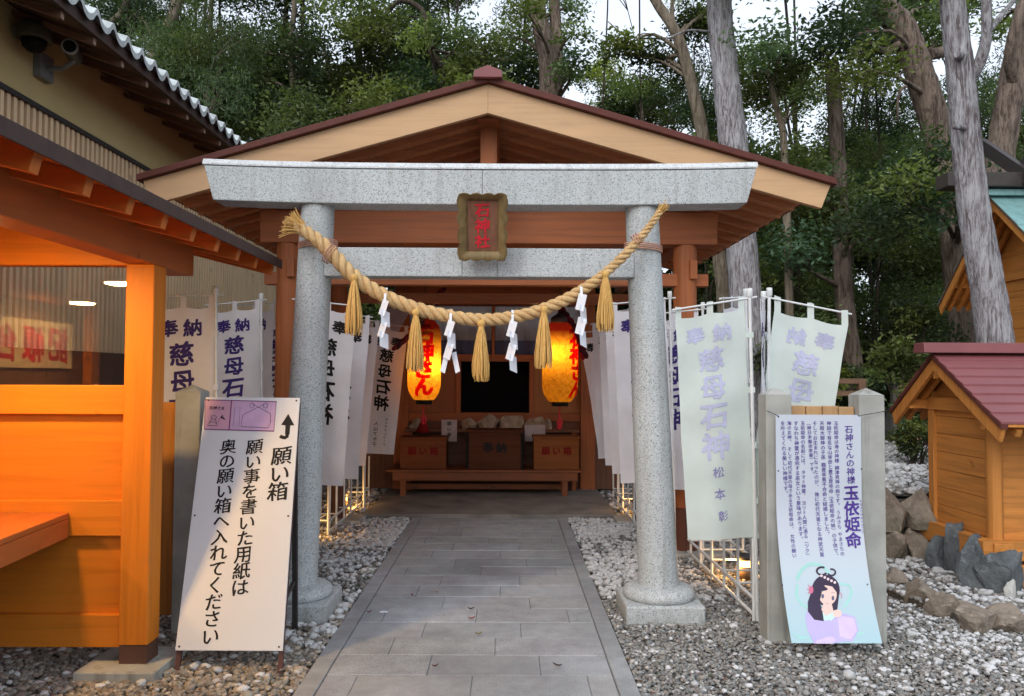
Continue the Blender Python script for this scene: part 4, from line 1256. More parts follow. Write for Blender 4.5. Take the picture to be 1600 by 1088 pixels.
# ---------------------------------------------------------------- big hall with tiled roof behind it
def hall():
    t = thing("tile_roofed_hall", (-4.6, 9.5, 0), "tall ochre hall with grey wavy roof tiles and vertical slats, rising at the upper left", "building")
    def _pl():
        q = NT("ochre plaster")
        b = q.noise(1.1, 5); f = q.noise(40, 4)
        c = q.ramp(b, [(.3, (.50, .40, .18)), (.7, (.62, .50, .25))])
        return q.done(q.bsdf(c, .9, q.bump(f, .3, .003), .15))
    XW, XE = -4.1, -3.40
    Y0, Y1 = 2.5, 16.0
    zs0, zs1, zw = 1.80, 3.90, 4.62
    MB().box(XW - .2, Y0, zs1, XW, Y1, zw + .3).build("plaster_wall", _pl(), t)
    MB().box(XW - .2, Y0, 0, XW - .03, Y1, zs1 - .001).build("recessed_wall", m_plain("brown wall behind slats", (.40, .19, .125), .8, .2), t)
    MB().box(XW - .04, Y0, 0, XW + .03, Y1, zs0).build("dado", m_wood("dark dado boards", (.075, .04, .03), 'z', .7, .3), t)
    MB().box(XW, Y0, zs1 - .03, XW + .045, Y1, zs1 + .012).build("slat_cap", M['dark_metal'], t)
    mb = MB(); y = Y0
    while y < Y1:
        mb.box(XW - .03, y, zs0 + .001, XW + .02, y + .045, zs1 - .031); y += .088
    mb.build("slat_screen", m_wood("pale bamboo coloured slats", (.80, .60, .37), 'z', .6, .15), t)
    # eaves
    dw = M['dark_wood_y']
    sl = .36
    ze = 4.36
    zz = lambda x: ze + sl * (XE - x)
    MB().prism([(XE, Y0, ze), (XW - .2, Y0, zz(XW - .2)), (XW - .2, Y0, zz(XW - .2) + .03), (XE, Y0, ze + .03)], (0, Y1 - Y0, 0)).build("soffit", dw, t)
    y = Y0 + .2
    rw = m_wood("brown hall rafters", (.19, .10, .065), 'x', .6, .3); pe = m_plain("pale rafter end paint", (.30, .20, .15), .6)
    while y < Y1:
        ra = MB().bar((XE - .03, y, ze - .04), (XW - .1, y, zz(XW - .1) - .05), .05, .045).build("rafter", rw, t)
        MB().box(XE - .029, y - .022, ze - .060, XE - .024, y + .022, ze - .005).build("end_cap", pe, ra)
        y += .48
    MB().box(XE - .03, Y0, ze - .005, XE + .012, Y1, ze + .10).build("fascia_board", m_wood("dark fascia", (.065, .042, .035), 'y', .6, .3), t, bevel=.004)
    # wavy tiles: stepped courses of a rounded profile
    def prof(y):
        f = (y / .265) % 1.0
        return .058 * math.sin(math.pi * f / .42) if f < .42 else -.034 * math.sin(math.pi * (f - .42) / .58)
    ys = [Y0 + i * .265 / 14 for i in range(int((Y1 - Y0) / .265 * 14))]
    mb = MB()
    rows = [XE + .06 - .24 * k for k in range(0, 14)]
    for k in range(len(rows) - 1):
        x0, x1 = rows[k], rows[k + 1] - .03
        top = lambda x, y: zz(x) + .14 + prof(y)
        mb.grid(lambda v, y: (v, y, top(v, y) + (.0 if v == x1 else .012)), [x0, x1], ys)
        mb.grid(lambda v, y: (x0, y, top(x0, y) + .012 - v), [0, .055], ys, smooth=False)
    tile = m_plain("grey roof tile", (.46, .50, .50), .5, .35, var=.3, nscale=6)
    mb.build("tile_field", tile, t, fix=False)
    # round end discs on the lowest course
    # cameras on the wall
    a = P(62, 104, 1.0); k = XW / a.x
    p = Vector((XW, k, CZ + (a.z - CZ) * k))
    c = thing("bullet_camera", p, "pale bullet shaped security camera on the ochre wall", "security camera")
    gm = m_plain("grey camera body", (.20, .21, .20), .4)
    MB().box(p.x + .001, p.y - .1, p.z - .12, p.x + .07, p.y + .1, p.z + .10).build("junction_box", gm, c, bevel=.008)
    q = p + Vector((.34, -.10, .085)); d = Vector((.35, -.93, -.06)).normalized()
    MB().tube([p + Vector((.065, 0, -.02)), p + Vector((.2, .0, -.02)), q + Vector((-.02, .05, -.06)), q], .022, 10).build("arm", gm, c)
    MB().tube([q - d * .16, q + d * .15], .062, 24).build("barrel", m_plain("dark camera barrel", (.05, .055, .05), .4), c)
    MB().tube([q + d * .151, q + d * .165], [.066, .066], 24).build("lens_ring", m_plain("silver ring", (.5, .5, .48), .3, .5, .6), c)
    MB().tube([q + d * .166, q + d * .17], [.05, .05], 24).build("lens", M['black'], c)
    a = P(23, 60, 1.0); k = XW / a.x
    p = Vector((XW + .16, k, CZ + (a.z - CZ) * k))
    c = thing("dome_camera", (XW, p.y, p.z), "dark dome security camera above the bullet camera", "security camera")
    MB().tube([(XW + .001, p.y, p.z + .05), (p.x, p.y, p.z + .05)], .05, 12).build("arm", gm, c)
    MB().lathe([(0, .14), (.10, .13), (.13, .06), (.135, 0), (.13, -.015), (0, -.016)], p, 28).build("housing", m_plain("olive camera hood", (.07, .065, .045), .5), c)
    MB().lathe([(0, -.12), (.05, -.11), (.085, -.075), (.1, -.017), (0, -.0165)], p, 28).build("dome", M['black'], c)
hall()

# ---------------------------------------------------------------- concrete posts with plank panels
def notice_fence(x0, x1, Y, label, top_px):
    w = .155
    t = thing("post_fence", ((x0 + x1) / 2, Y, 0), label, "fence section", "concrete posts with plank panels")
    for x in (x0, x1):
        zt = 1.475
        MB().box(x, Y, -.05, x + w, Y + w, zt).add([(x, Y, zt), (x + w, Y, zt), (x + w, Y + w, zt), (x, Y + w, zt), (x + w/2, Y + w/2, zt + .045)], [(0,1,4), (1,2,4), (2,3,4), (3,0,4)]).build("concrete_post", M['concrete'], t, bevel=.006)
    n = 4; a, b = x0 + w + .004, x1 - .004
    r_ = random.Random(int(Y * 100))
    for i in range(n):
        MB().box(a + (b - a) * i / n + .0025, Y + .05 + r_.uniform(-.004, .004), .11, a + (b - a) * (i + 1) / n - .0025, Y + .085, 1.405 + r_.uniform(-.006, .006)).build("plank", M['hokora_z'] if x0 < 0 else m_plank, t, bevel=.004)
    mb = MB()
    for zz in (.35, 1.1): mb.box(a - .002, Y + .086, zz, b + .002, Y + .12, zz + .07)
    mb.build("cross_rail", M['wood_x'], t, bevel=.004)
m_plank = m_wood("pale cedar plank", (.48, .29, .14), 'z', .6, .2)
notice_fence(P(1198, 800, 4.80).x, P(1344, 800, 4.80).x, 4.80, "pair of grey concrete posts with plank panel, behind the illustrated notice", 607)
notice_fence(P(270, 800, 4.91).x - .60, P(270, 800, 4.91).x, 4.91, "pair of grey concrete posts with plank panel, behind the amber shelter", 605)

# ---------------------------------------------------------------- standing sign on the left
def left_sign():
    bl, br = P(274, 1018, 4.34), P(441, 1016, 4.34)
    tl, tr = P(321, 619.5, 4.895), P(469, 623, 4.895)
    o = (bl + br) / 2
    t = thing("standing_sign", (o.x, 4.5, 0), "tilted white standing board with black brush writing, a pink picture and a bent arrow", "sign board")
    rt = ((br - bl) + (tr - tl)).normalized()
    up = ((tl - bl) + (tr - br)); up = up.normalized()                         # the board leans a little to the left as well as back
    nn = rt.cross(up).normalized()
    if nn.y > 0: nn = -nn
    W = ((br - bl).length + (tr - tl).length) / 2; H = ((tl - bl).length + (tr - br).length) / 2
    def S(u, v, d): return o + rt * u + up * v + nn * d
    def uv(px, py):
        q = on_plane(px, py, o, nn) - o
        k = rt.dot(up); a, b_ = q.dot(rt), q.dot(up)
        return (a - k * b_) / (1 - k * k), (b_ - k * a) / (1 - k * k)
    mb = MB()
    mb.add([S(u, v, d) for d in (0, -.012) for u, v in ((-W/2, 0), (W/2, 0), (W/2, H), (-W/2, H))], [(0,1,2,3), (4,5,6,7), (0,1,5,4), (1,2,6,5), (2,3,7,6), (3,0,4,7)])
    b = mb.build("panel", M['sign_white'], t, bevel=.002)
    mb = MB()
    for u in (-W/2 + .02, W/2 - .02):
        for v in (.02, H - .02) + ((H * .5,) if True else ()):
            mb.add([S(u + .006 * math.cos(a * .7854), v + .006 * math.sin(a * .7854), .002) for a in range(8)], [tuple(range(8))])
    mb.build("screws", M['dark_metal'], b)
    legm = m_plain("rusty brown leg", (.085, .032, .025), .6)
    for u in (-W/2 + .013, W/2 - .013):
        a, c = S(u, H - .03, -.026), S(u, -.11, -.026)
        MB().bar(a, Vector((c.x, c.y, -.02)), .026, .026).build("front_leg", legm, t)
    for u in (-W/2 + .05, W/2 - .045):
        a = S(u, H - .05, -.05)
        MB().bar(a + Vector((0, .02, 0)), (a.x, a.y + .10, -.02), .03, .028).build("rear_leg", M['dark_metal'], t)
    a, c = S(-W/2 + .02, .25, -.02), S(W/2 - .02, .25, -.02)
    for q, u in ((a, -W/2 + .05), (c, W/2 - .045)): MB().bar(q, (S(u, H - .05, -.05).x, 4.97, q.z - .02), .02, .02).build("brace", M['dark_metal'], t)
    # writing
    L = Letters()
    def col(text, p0, p1, k=.94, **kw):
        (u0, v0), (u1, v1) = uv(*p0), uv(*p1)
        n = len(text)
        pv, du = (v0 - v1) / (n - 1), (u1 - u0) / (n - 1)
        L.column(text, u0, v0, pv, pv * k, du=du, **kw)
    col("願い箱", (440, 712), (434, 768), 1.10, weight=.024, brush=.14, nib=True)
    col("願い事を書いた用紙は", (398, 698), (375, 918), 1.08, weight=.024, brush=.14, nib=True)
    col("奥の願い箱へ入れてください", (357, 698), (329, 994), 1.08, weight=.024, brush=.14, nib=True)
    L.build("lettering", M['ink_black'], b, S)
    L = Letters()
    A = lambda *pts: [uv(*p) for p in pts]
    L.poly(A((450.5, 647), (460, 665), (453.5, 665), (446, 665), (439.5, 664)))
    L.poly(A((446, 665), (453.5, 665), (452.5, 679), (445.5, 679)))
    L.line(A((449, 678), (448.3, 682.5), (445.5, 684.3), (441, 683.5), (437.5, 681.5)), .021)
    L.build("arrow", M['ink_black'], b, S)
    # the pink picture
    L = Letters(); q = A((320, 625), (432.5, 628), (428, 674), (319, 671)); L.poly(q)
    L.build("picture_field", m_plain("pink print", (.62, .34, .44), .5, .3, var=.06, nscale=5), b, S, d=.0012)
    L = Letters(); L.poly(A((365, 627), (431, 629), (427, 673), (360, 672)))
    L.build("picture_wash", m_plain("mauve print", (.58, .38, .56), .5, .3, var=.1, nscale=8), b, S, d=.0016)
    L = Letters(); L.line(A((321, 625), (432, 628), (428, 674), (319.5, 671)), .0065, True); L.line(A((362, 626), (358, 672)), .0065)
    L.build("picture_border", m_plain("plum border", (.17, .04, .17), .5), b, S, d=.002)
    L = Letters()
    L.line(A((384.5, 646), (404, 636.5), (423, 647), (423, 660), (419, 669), (377, 667), (379, 650)), .003, True)
    for s_, cx in ((-1, 391), (1, 418)):
        L.line([uv(cx - s_ * 3 + x * 5, 634 + y * 4) for x, y in ell(0, 0, .7, 1, 0, 360, 14)], .0025)
        L.line(A((404, 637), (404 + s_ * 5, 633.5), (404 + s_ * 10, 633)), .0025)
    L.line(A((367, 637), (375.5, 637), (373.5, 667), (364.5, 667)), .0015, True)
    # seated figure scribble and title
    L.line([uv(334.5 + x * 4, 652.5 + y * 2.8) for x, y in ell(0, 0, 1, 1, 0, 360, 14)], .0025)
    L.line(A((331, 655), (328, 660), (324, 665), (340, 666), (338, 659), (336, 655)), .0028); L.line(A((326, 661), (333, 659), (340, 663)), .0022)
    for q in range(6): L.line(A((345, 653), (348 + q * .9, 648 + q * 1.7)), .0028)
    L.line(A((341, 661), (343, 655), (346, 652)), .002)
    for i, ch in enumerate("石神さま"): L.put(ch, *uv(330.5 + i * 6, 637.5 + i * .25), .024, weight=.02, brush=.1, res=2)
    L.build("picture_drawing", M['ink_black'], b, S, d=.0026)
left_sign()

# ---------------------------------------------------------------- illustrated notice on the right
def right_sign():
    tl, tr = P(1212, 648, 4.765), P(1345, 645, 4.765)
    o = tl
    W = (tr.x - tl.x); H = 1.31
    t = thing("illustrated_notice", ((tl.x + tr.x) / 2, 4.76, .05), "white notice with purple columns of writing and a drawn lady, curling forward at its foot", "notice board")
    def curl(s): return .24 * max(0, (s - .5) / (H - .5)) ** 1.7
    zs = [0.0]
    for i in range(200):
        s0, s1 = H * i / 200, H * (i + 1) / 200
        dy = curl(s1) - curl(s0)
        zs.append(zs[-1] + math.sqrt(max(1e-9, (s1 - s0) ** 2 - dy ** 2)))
    def S(u, v, d):
        s = -v
        f = min(max(s / H * 200, 0), 199.999); k = int(f)
        zz = zs[k] + (zs[k+1] - zs[k]) * (f - k)
        sl = (curl(s + .01) - curl(s)) / .01
        return Vector((tl.x + u + .012 * s * 0, 4.765 - curl(s) - d * math.sqrt(max(0, 1 - sl * sl)), tl.z - zz + .0 - d * sl))
    def uv(px, py):
        v = -.7
        for _ in range(12):                      # walk down the sheet until the projection agrees
            q = S(0, v, 0)
            w = P(px, py, q.y)
            v += (w.z - q.z)
            v = max(-H, min(0, v))
        return w.x - tl.x, v
    mb = MB().grid(lambda u, v: S(u, v, 0), [0, W * .5, W], [-H * i / 40 for i in range(41)])
    mb.grid(lambda u, v: S(u, v, -.004), [0, W * .5, W], [-H * i / 40 for i in range(41)])
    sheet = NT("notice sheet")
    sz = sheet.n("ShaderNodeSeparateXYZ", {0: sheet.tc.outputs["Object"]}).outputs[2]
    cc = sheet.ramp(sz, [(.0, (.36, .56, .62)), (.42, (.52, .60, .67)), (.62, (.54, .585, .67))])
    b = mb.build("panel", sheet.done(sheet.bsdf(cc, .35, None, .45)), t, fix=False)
    mb = MB()
    for px, py in ((1216, 651), (1341, 648), (1216, 736), (1346, 733), (1222, 914), (1355, 913), (1232, 1008), (1364, 1006)):
        u, v = uv(px, py); mb.add([S(u + .005 * math.cos(a * .7854), v + .005 * math.sin(a * .7854), .003) for a in range(8)], [tuple(range(8))])
    mb.build("grommets", M['dark_metal'], b)
    for px, qx in ((1216, 1198), (1341, 1386)):
        u, v = uv(px, 650); p = S(u, v, .004); q = P(qx, 642, 4.79)
        MB().tube([p, (p + q) / 2 + Vector((0, -.004, 0)), q], .0022, 5).build("tie_wire", M['dark_metal'], b)
    L = Letters()
    def col(text, p0, p1, k, **kw):
        (u0, v0), (u1, v1) = uv(*p0), uv(*p1)
        n = sum(.55 if c == ' ' else 1 for c in text)
        pv, du = (v0 - v1) / (n - 1), (u1 - u0) / (n - 1)
        L.column(text, u0, v0, pv, pv * k, du=du, **kw)
    pur = m_plain("purple notice ink", (.085, .045, .27), .6, .2)
    col("石神さんの神様", (1326, 671), (1329.5, 750), .98, weight=.018, brush=.05)
    col("玉依姫命", (1330, 770), (1333.5, 844), 1.0, weight=.03, brush=.06)
    col("たまよりひめのみこと", (1345, 783), (1348, 831), .9, weight=.0, res=1)
    body = [("玉依姫命は海の神様 綿津見神の娘です。 うみさち やまさちの", 1306, 1316, 865), ("神話で有名な山幸彦と豊玉毘売命（玉依姫命の姉）の子供で、", 1295, 1307, 868),
            ("天照大御神の子孫 鵜葺草葺不合命と結婚しました。", 1284, 1293, 834), ("そしてお生まれになったのが、 後に初代天皇となる神武天皇", 1273, 1284, 866),
            ("（神日本磐余彦尊）です。", 1263.5, 1269, 740), ("玉依姫命の名前には、 タマ＝神霊、 ヨリ＝人間に憑る（ツク）", 1254, 1262, 868),
            ("すなわち神霊が憑依する巫女という意味があります。", 1243.5, 1252, 842), ("海の女神、 そして初代天皇の母である玉依姫命は、 女性の願い", 1233, 1241, 868), ("を叶えてくれる美しい神様です。", 1223, 1228, 771)]
    for text, xa, xb, yb in body:
        col(text, (xa, 661.5), (xb, yb), .98, weight=.012, res=2)
    L.build("lettering", pur, b, S, d=.0025)
    # generic drawing of a long haired lady in a lilac robe with a green sash
    def layer(name, colr, shapes, d):
        L = Letters()
        for kind, pts, w in shapes:
            q = [uv(*p) for p in pts]
            if kind == 'p': L.poly(q)
            else: L.line(q, w)
        L.build(name, m_plain("print " + name, colr, .45, .35, var=.05), b, S, d=d)
    e = ell
    layer("sash", (.36, .66, .62), [('l', e(1272, 913, 27, 32, 190, 330), .018), ('l', [(1246, 913), (1244, 930), (1252, 944), (1266, 950)], .016), ('l', [(1312, 912), (1326, 914), (1331, 924), (1326, 938), (1318, 948)], .014), ('p', [(1236, 988), (1250, 994), (1268, 996), (1250, 999)], 0), ('p', [(1340, 988), (1354, 988), (1338, 993)], 0)], .0018)
    layer("robe", (.50, .44, .76), [('p', [(1262, 952), (1280, 948), (1300, 962), (1318, 958), (1336, 964), (1341, 985), (1332, 1002), (1318, 1002), (1300, 1008), (1272, 1008), (1262, 985), (1258, 965)], 0)], .0022)
    layer("robe_fold", (.64, .52, .80), [('p', [(1300, 972), (1316, 962), (1334, 966), (1339, 984), (1330, 998), (1314, 996), (1302, 984)], 0), ('p', [(1270, 975), (1290, 980), (1306, 1000), (1300, 1008), (1275, 1008)], 0)], .0026)
    layer("hair", (.035, .022, .055), [('p', e(1290, 922, 22, 24), 0), ('p', [(1268, 922), (1262, 940), (1262, 955), (1272, 968), (1288, 976), (1284, 950), (1276, 930)], 0), ('l', e(1284, 892, 8, 6, 30, 300, 16), .011), ('l', e(1299, 894, 6, 5, -110, 160, 16), .010), ('p', [(1300, 930), (1311, 928), (1308, 952), (1296, 955)], 0)], .003)
    layer("collar", (.55, .78, .74), [('p', [(1282, 958), (1296, 953), (1312, 956), (1300, 968), (1290, 980), (1286, 968)], 0)], .0034)
    layer("skin", (.80, .58, .52), [('p', e(1293, 929, 14, 16), 0), ('p', [(1287, 940), (1299, 942), (1302, 955), (1290, 962), (1283, 952)], 0), ('p', e(1308, 958, 7, 6), 0)], .0038)
    layer("fringe", (.035, .022, .055), [('p', [(1276, 926), (1278, 914), (1290, 908), (1304, 913), (1309, 928), (1300, 916), (1289, 914), (1281, 920)], 0)], .0042)
    layer("features", (.10, .12, .20), [('p', e(1285, 931, 2.2, 3.6, n=12), 0), ('p', e(1301, 934, 2.2, 3.6, n=12), 0), ('l', [(1281, 923), (1288, 922)], .002), ('l', [(1298, 925), (1304, 926)], .002), ('l', [(1290, 942), (1294, 943)], .002)], .0046)
    layer("ornament", (.62, .16, .28), [('l', [(1266, 918), (1262, 913)], .004), ('l', [(1266, 920), (1260, 920)], .004), ('l', [(1266, 922), (1262, 927)], .004), ('p', e(1267, 921, 3.5, 6, n=14), 0), ('l', [(1311, 925), (1315, 928), (1314, 934)], .004)], .005)
    layer("beads", (.78, .62, .66), [('p', e(1283 + i * 5.2, 899 + i * 2.6, 2.2, 2.2, n=10), 0) for i in range(5)], .0054)
right_sign()
# ---------------------------------------------------------------- small red roofed shrine on the right
def gable_shrine(name, label, cat, XW, Yf, Yb, XR, Yr, zr, Ye, Yre, ze, zre, zb, X1, mats, roofmat, courses, zfloor):
    t = thing(name, ((XW + X1) / 2, (Yf + Yb) / 2, zfloor), label, cat)
    mx, my, mz = mats
    # roof planes, laid in lapped courses
    def plane(ya, za, yb, zb_, nm, n):
        mb = MB()
        for i in range(n):
            f0, f1 = i / n, (i + 1) / n
            p0 = Vector((0, ya + (yb - ya) * f0, za + (zb_ - za) * f0)); p1 = Vector((0, ya + (yb - ya) * f1, za + (zb_ - za) * f1))
            dz = .004 + .014
            mb.prism([(XR, p0.y, p0.z), (XR, p1.y, p1.z), (XR, p1.y, p1.z + dz), (XR, p0.y, p0.z + .004)], (X1 - XR, 0, 0))
        mb.build(nm, roofmat, t, bevel=.002)
    plane(Yr, zr, Ye, ze, "front_roof", courses)
    plane(Yr, zr, Yre, zre, "rear_roof", courses)
    MB().prism([(XR - .10, Yr - .09, zr + .005), (XR - .10, Yr + .09, zr + .005), (XR - .10, Yr + .075, zr + .085), (XR - .10, Yr - .075, zr + .085)], (X1 - XR + .1, 0, 0)).build("ridge_cap", roofmat, t, bevel=.004)
    # bargeboards and edge trim at the gable
    for ya, za in ((Ye, ze), (Yre, zre)):
        s = 1 if ya > Yr else -1
        d = Vector((0, ya - Yr, za - zr)).normalized()
        MB().prism([(XR + .012, Yr, zr - .035), (XR + .012, Yr, zr - .135), (XR + .012, ya - s * .05, za - .095 - .03), (XR + .012, ya - s * .01, za - .03)], (.03, 0, 0)).build("bargeboard", mx if False else mz, t, bevel=.003)
        MB().prism([(XR - .004, Yr, zr - .002), (XR - .004, Yr, zr - .036), (XR - .004, ya, za - .034), (XR - .004, ya, za - .002)], (.05, 0, 0)).build("edge_trim", M['roof_red'] if roofmat is M['hokora_roof'] else M['dark_wood_y'], t)
        mb = MB()
        for k in range(4):
            x = XR + .14 + k * .13
            mb.bar((x, Yr, zr - .07), (x, ya - s * .03, za - .065), .04, .05)
        mb.build("rafters", my, t)
        MB().prism([(XR + .05, Yr, zr - .004), (XR + .05, Yr, zr - .02), (XR + .05, ya, za - .02), (XR + .05, ya, za - .004)], (X1 - XR - .05, 0, 0)).build("soffit", my, t)
    zt = ze + .02 - .08
    # gable wall
    yy0, yy1 = Yf, Yb
    zg = zr - .1
    sl = (zr - ze) / abs(Yr - Ye)
    zw = lambda y: zr - .09 - sl * abs(y - Yr)
    MB().prism([(XW, yy0, zb), (XW, yy1, zb), (XW, yy1, zw(yy1)), (XW, Yr, zw(Yr)), (XW, yy0, zw(yy0))], (.03, 0, 0)).build("gable_wall", my, t)
    mb = MB(); n = 7
    h = (zw(yy0) - zb - .02) / n
    for i in range(n):
        mb.box(XW - .012, yy0, zb + h * i + .003, XW - .001, yy1, zb + h * (i + 1) - .001)
    mb.build("side_boards", my, t, bevel=.002)
    MB().box(XW, yy0, zb, X1 - .1, yy0 + .03, zw(yy0)).build("front_wall", mx, t)
    MB().box(XW - .05, yy0 - .09, zw(yy0) - .115, XW + .03, yy1 + .09, zw(yy0) - .01).build("gable_tie", my, t, bevel=.004)
    MB().box(XW - .03, Yr - .04, zw(yy0) - .009, XW + .02, Yr + .04, zr - .12).build("gable_strut", mz, t, bevel=.003)
    for y in (Ye + .26, Yr, Yre - .26):
        zz = zr - sl * abs(y - Yr) - .17
        MB().box(XR + .03, y - .035, zz - .03, XW + .25, y + .035, zz + .05).build("purlin", mx, t, bevel=.003)
    for x, y in ((XW, yy0), (X1 - .2, yy0)):
        MB().tube([(x, y, zb), (x, y, zw(yy0) + .06)], .055 if XW < 5 else .09, 20).build("round_post", mz, t)
    MB().box(XW - .04, yy1 - .04, zb, XW + .04, yy1 + .04, zw(yy1)).build("corner_post", mz, t, bevel=.004)
    MB().box(XW - .09, yy0 - .14, zb - .16, XW + .05, yy1 + .12, zb).build("sill_beam", my, t, bevel=.005)
    MB().box(XW - .16, yy0 - .12, zb - .13, X1 - .05, yy0 + .04, zb + .012).build("sill_beam", mx, t, bevel=.005)
    MB().box(XW - .04, yy0 - .1, zfloor - .05, X1 - .1, yy1 + .06, zb - .161).build("base", mx, t, bevel=.006)
    return t
HM = (M['hokora_x'], M['hokora_y'], M['hokora_z'])
gable_shrine("small_shrine", "small honey brown wooden shrine with oxblood lapped metal roof at the right edge", "small shrine",
             3.60, 5.92, 6.73, 3.38, 6.36, 1.775, 5.47, 7.06, 1.265, 1.30, .39, 5.4, HM, M['hokora_roof'], 8, .12)
s2 = gable_shrine("copper_roofed_shrine", "larger wooden shrine with a green copper roof behind the leaning grey trunk", "shrine",
             6.55, 9.0, 10.9, 6.05, 9.95, 3.86, 8.3, 11.2, 2.45, 2.60, 1.25, 10.5, HM, M['copper'], 3, .55)
mb = MB().box(5.45, 9.80, 3.96, 10.5, 10.1, 4.14)
mb.build("ridge_beam", m_plain("dark bronze ridge", (.055, .045, .04), .5), s2, bevel=.01)
for q in range(2):
    MB().bar((6.4, 9.3 + .0, 3.75), (6.4, 10.7, 4.75), .07, .16).build("crossed_finial", m_plain("dark finial", (.05, .04, .04), .5), s2) if q == 0 else MB().bar((6.48, 10.6, 3.75), (6.48, 9.2, 4.75), .07, .16).build("crossed_finial", m_plain("dark finial", (.05, .04, .04), .5), s2)

# ---------------------------------------------------------------- stones, raised beds, rails
mb = MB()
tx = [2.96 + .4 * i for i in range(40)]; ty = [6.95 + .5 * i for i in range(24)]
from mathutils import noise as mnoise
mb.grid(lambda x, y: (x, y, .56 + .02 * mnoise.noise(Vector((x, y, 0))) + max(0, y - 12) * .05), tx, ty)
mb.box(2.965, 6.955, -.1, 18.5, 18.4, .53)
tag(mb.build("gravel_terrace", M['soil'], at=(0, 0, 0)), kind="structure")
bedpoly = [(2.72, 6.6), (2.72, 5.95), (2.86, 5.35), (3.0, 5.05), (3.3, 4.98), (5.2, 4.95), (5.2, 6.9), (2.72, 6.9)]
mb = MB().prism([(x, y, -.05) for x, y in bedpoly], (0, 0, .10))
tag(mb.build("raised_bed", M['soil'], at=(0, 0, 0)), kind="structure")
for i in range(6):      # the terrace's path side is held by the same rough blocks
    rock("wall_stone", (2.93, 7.12 + i * .36, -.02), .14, .20, .60, M['stone_tan'], 160 + i, "block of the retaining wall's side, hidden behind the right notice post", "wall stone", "hidden side blocks of the retaining wall")
big = [(1475, 893, 32, 46, "blue grey upright rock left of the tallest rock before the small shrine"), (1499, 900, 26, 76, "tallest pointed blue grey rock before the small shrine"),
       (1534, 924, 48, 76, "broad hunched grey rock just right of the tallest rock"), (1574, 932, 56, 60, "big dark grey rock lying in front of the small shrine's base"),
       (1622, 922, 60, 66, "dark rock cut off by the right picture edge"), (1582, 938, 16, 22, "small pale round stone at the foot of the dark rocks")]
for i, (px, py, w, h, lab) in enumerate(big):
    p = G(px, py, .05); k = p.y / 1250
    rock("rock", (p.x, p.y + w * k * .4, .04), w * k * .70, w * k * .6, h * k + .05, M['rock'] if i < 5 else m_plain("pale stone", (.48, .48, .45), .8, var=.25, bump=.3), 60 + i, lab, "rock", "rocks before the small shrine")
for i, (px, py, w, h, lab) in enumerate([(1402, 926, 34, 26, "flat grey slab stone at the notice end of the low stone edging"), (1445, 948, 40, 28, "brownish edging stone next after the flat slab"), (1484, 968, 48, 30, "long tan edging stone midway along the low edging"),
                          (1532, 990, 56, 32, "pale pinkish edging stone at the bend of the low edging"), (1585, 990, 50, 32, "pale grey edging stone right of the pinkish one"), (1640, 986, 54, 32, "edging stone cut off by the right picture edge")]):
    p = G(px, py, 0); k = p.y / 1250
    rock("edging_stone", (p.x, p.y + .06, -.03), w * k * .66, .13, h * k * 1.1 + .06, M['stone_tan'], 80 + i, lab, "edging stone", "low stone edging of the raised bed")
wl = [(1404, 880, 44, 52, "lower left block of the rough retaining wall"), (1447, 882, 46, 50, "lower mossy block of the rough retaining wall next to the blue grey rocks"), (1400, 832, 48, 62, "big rounded tan block topping the retaining wall by the notice post"), (1445, 830, 46, 58, "squarish grey block topping the retaining wall near the shrine base")]
for i, (px, py, w, h, lab) in enumerate(wl):
    p = P(px, py, 6.72); k = 6.72 / 1250
    rock("wall_stone", (p.x, 6.86, max(p.z, -.02)), w * k * .62, .22, h * k * 1.12, M['stone_tan'], 100 + i, lab, "wall stone", "blocks of the retaining wall", rough=.2)
for i in range(7):      # the wall goes on behind the shrine base
    rock("wall_stone", (3.9 + i * .36, 6.95, -.02), .20, .16, .62, M['stone_tan'], 120 + i, "block of the retaining wall hidden behind the small shrine", "wall stone", "hidden blocks of the retaining wall")
# stones beside the pavilion
for i, (px, py, w, h, lab) in enumerate([(945, 775, 40, 40, "grey boulder low on the right of the offering table"), (950, 742, 34, 34, "grey boulder stacked behind the low one right of the table"), (936, 712, 26, 30, "topmost grey boulder right of the offering table"), (590, 772, 26, 46, "dark boulder left of the offering table")]):
    p = P(px, py, 11.2); k = 11.2 / 1250
    rock("boulder", (p.x, 11.2 + .1 * i, max(0, p.z - .05)), w * k * .62, .22, h * k * 1.2, M['rock'] if i == 3 else M['stone_tan'], 140 + i, lab, "boulder", "boulders beside the table")
# brown handrail in the distance and pale board fence
RAILW = m_wood("weathered rail", (.19, .11, .065), "x", .7)
t = thing("handrail", (3.7, 9.2, 0), "brown wooden handrail beyond the notice, at the edge of the wood", "handrail")
for z_ in (1.54, 1.40):
    MB().box(3.25, 9.18, z_ - .03, 4.12, 9.23, z_ + .03).build("rail", RAILW, t, bevel=.004)
for x in (3.3, 4.04):
    MB().box(x, 9.17, 0, x + .08, 9.25, 1.56).build("post", RAILW, t, bevel=.004)
t = thing("board_fence", (6.6, 12.3, .5), "pale yellow vertical board fence glimpsed left of the small shrine", "fence")
for i in range(10):
    MB().box(6.05 + i * .11, 12.3, .62, 6.15 + i * .11, 12.33, 1.5).build("board", M['barge'], t, bevel=.004)
MB().box(6.0, 12.335, .8, 7.2, 12.38, .9).build("rail", M['wood_x'], t)
MB().box(5.93, 12.28, .5, 6.02, 12.38, 1.55).build("post", m_plain("grey post", (.2, .18, .17), .7), t)
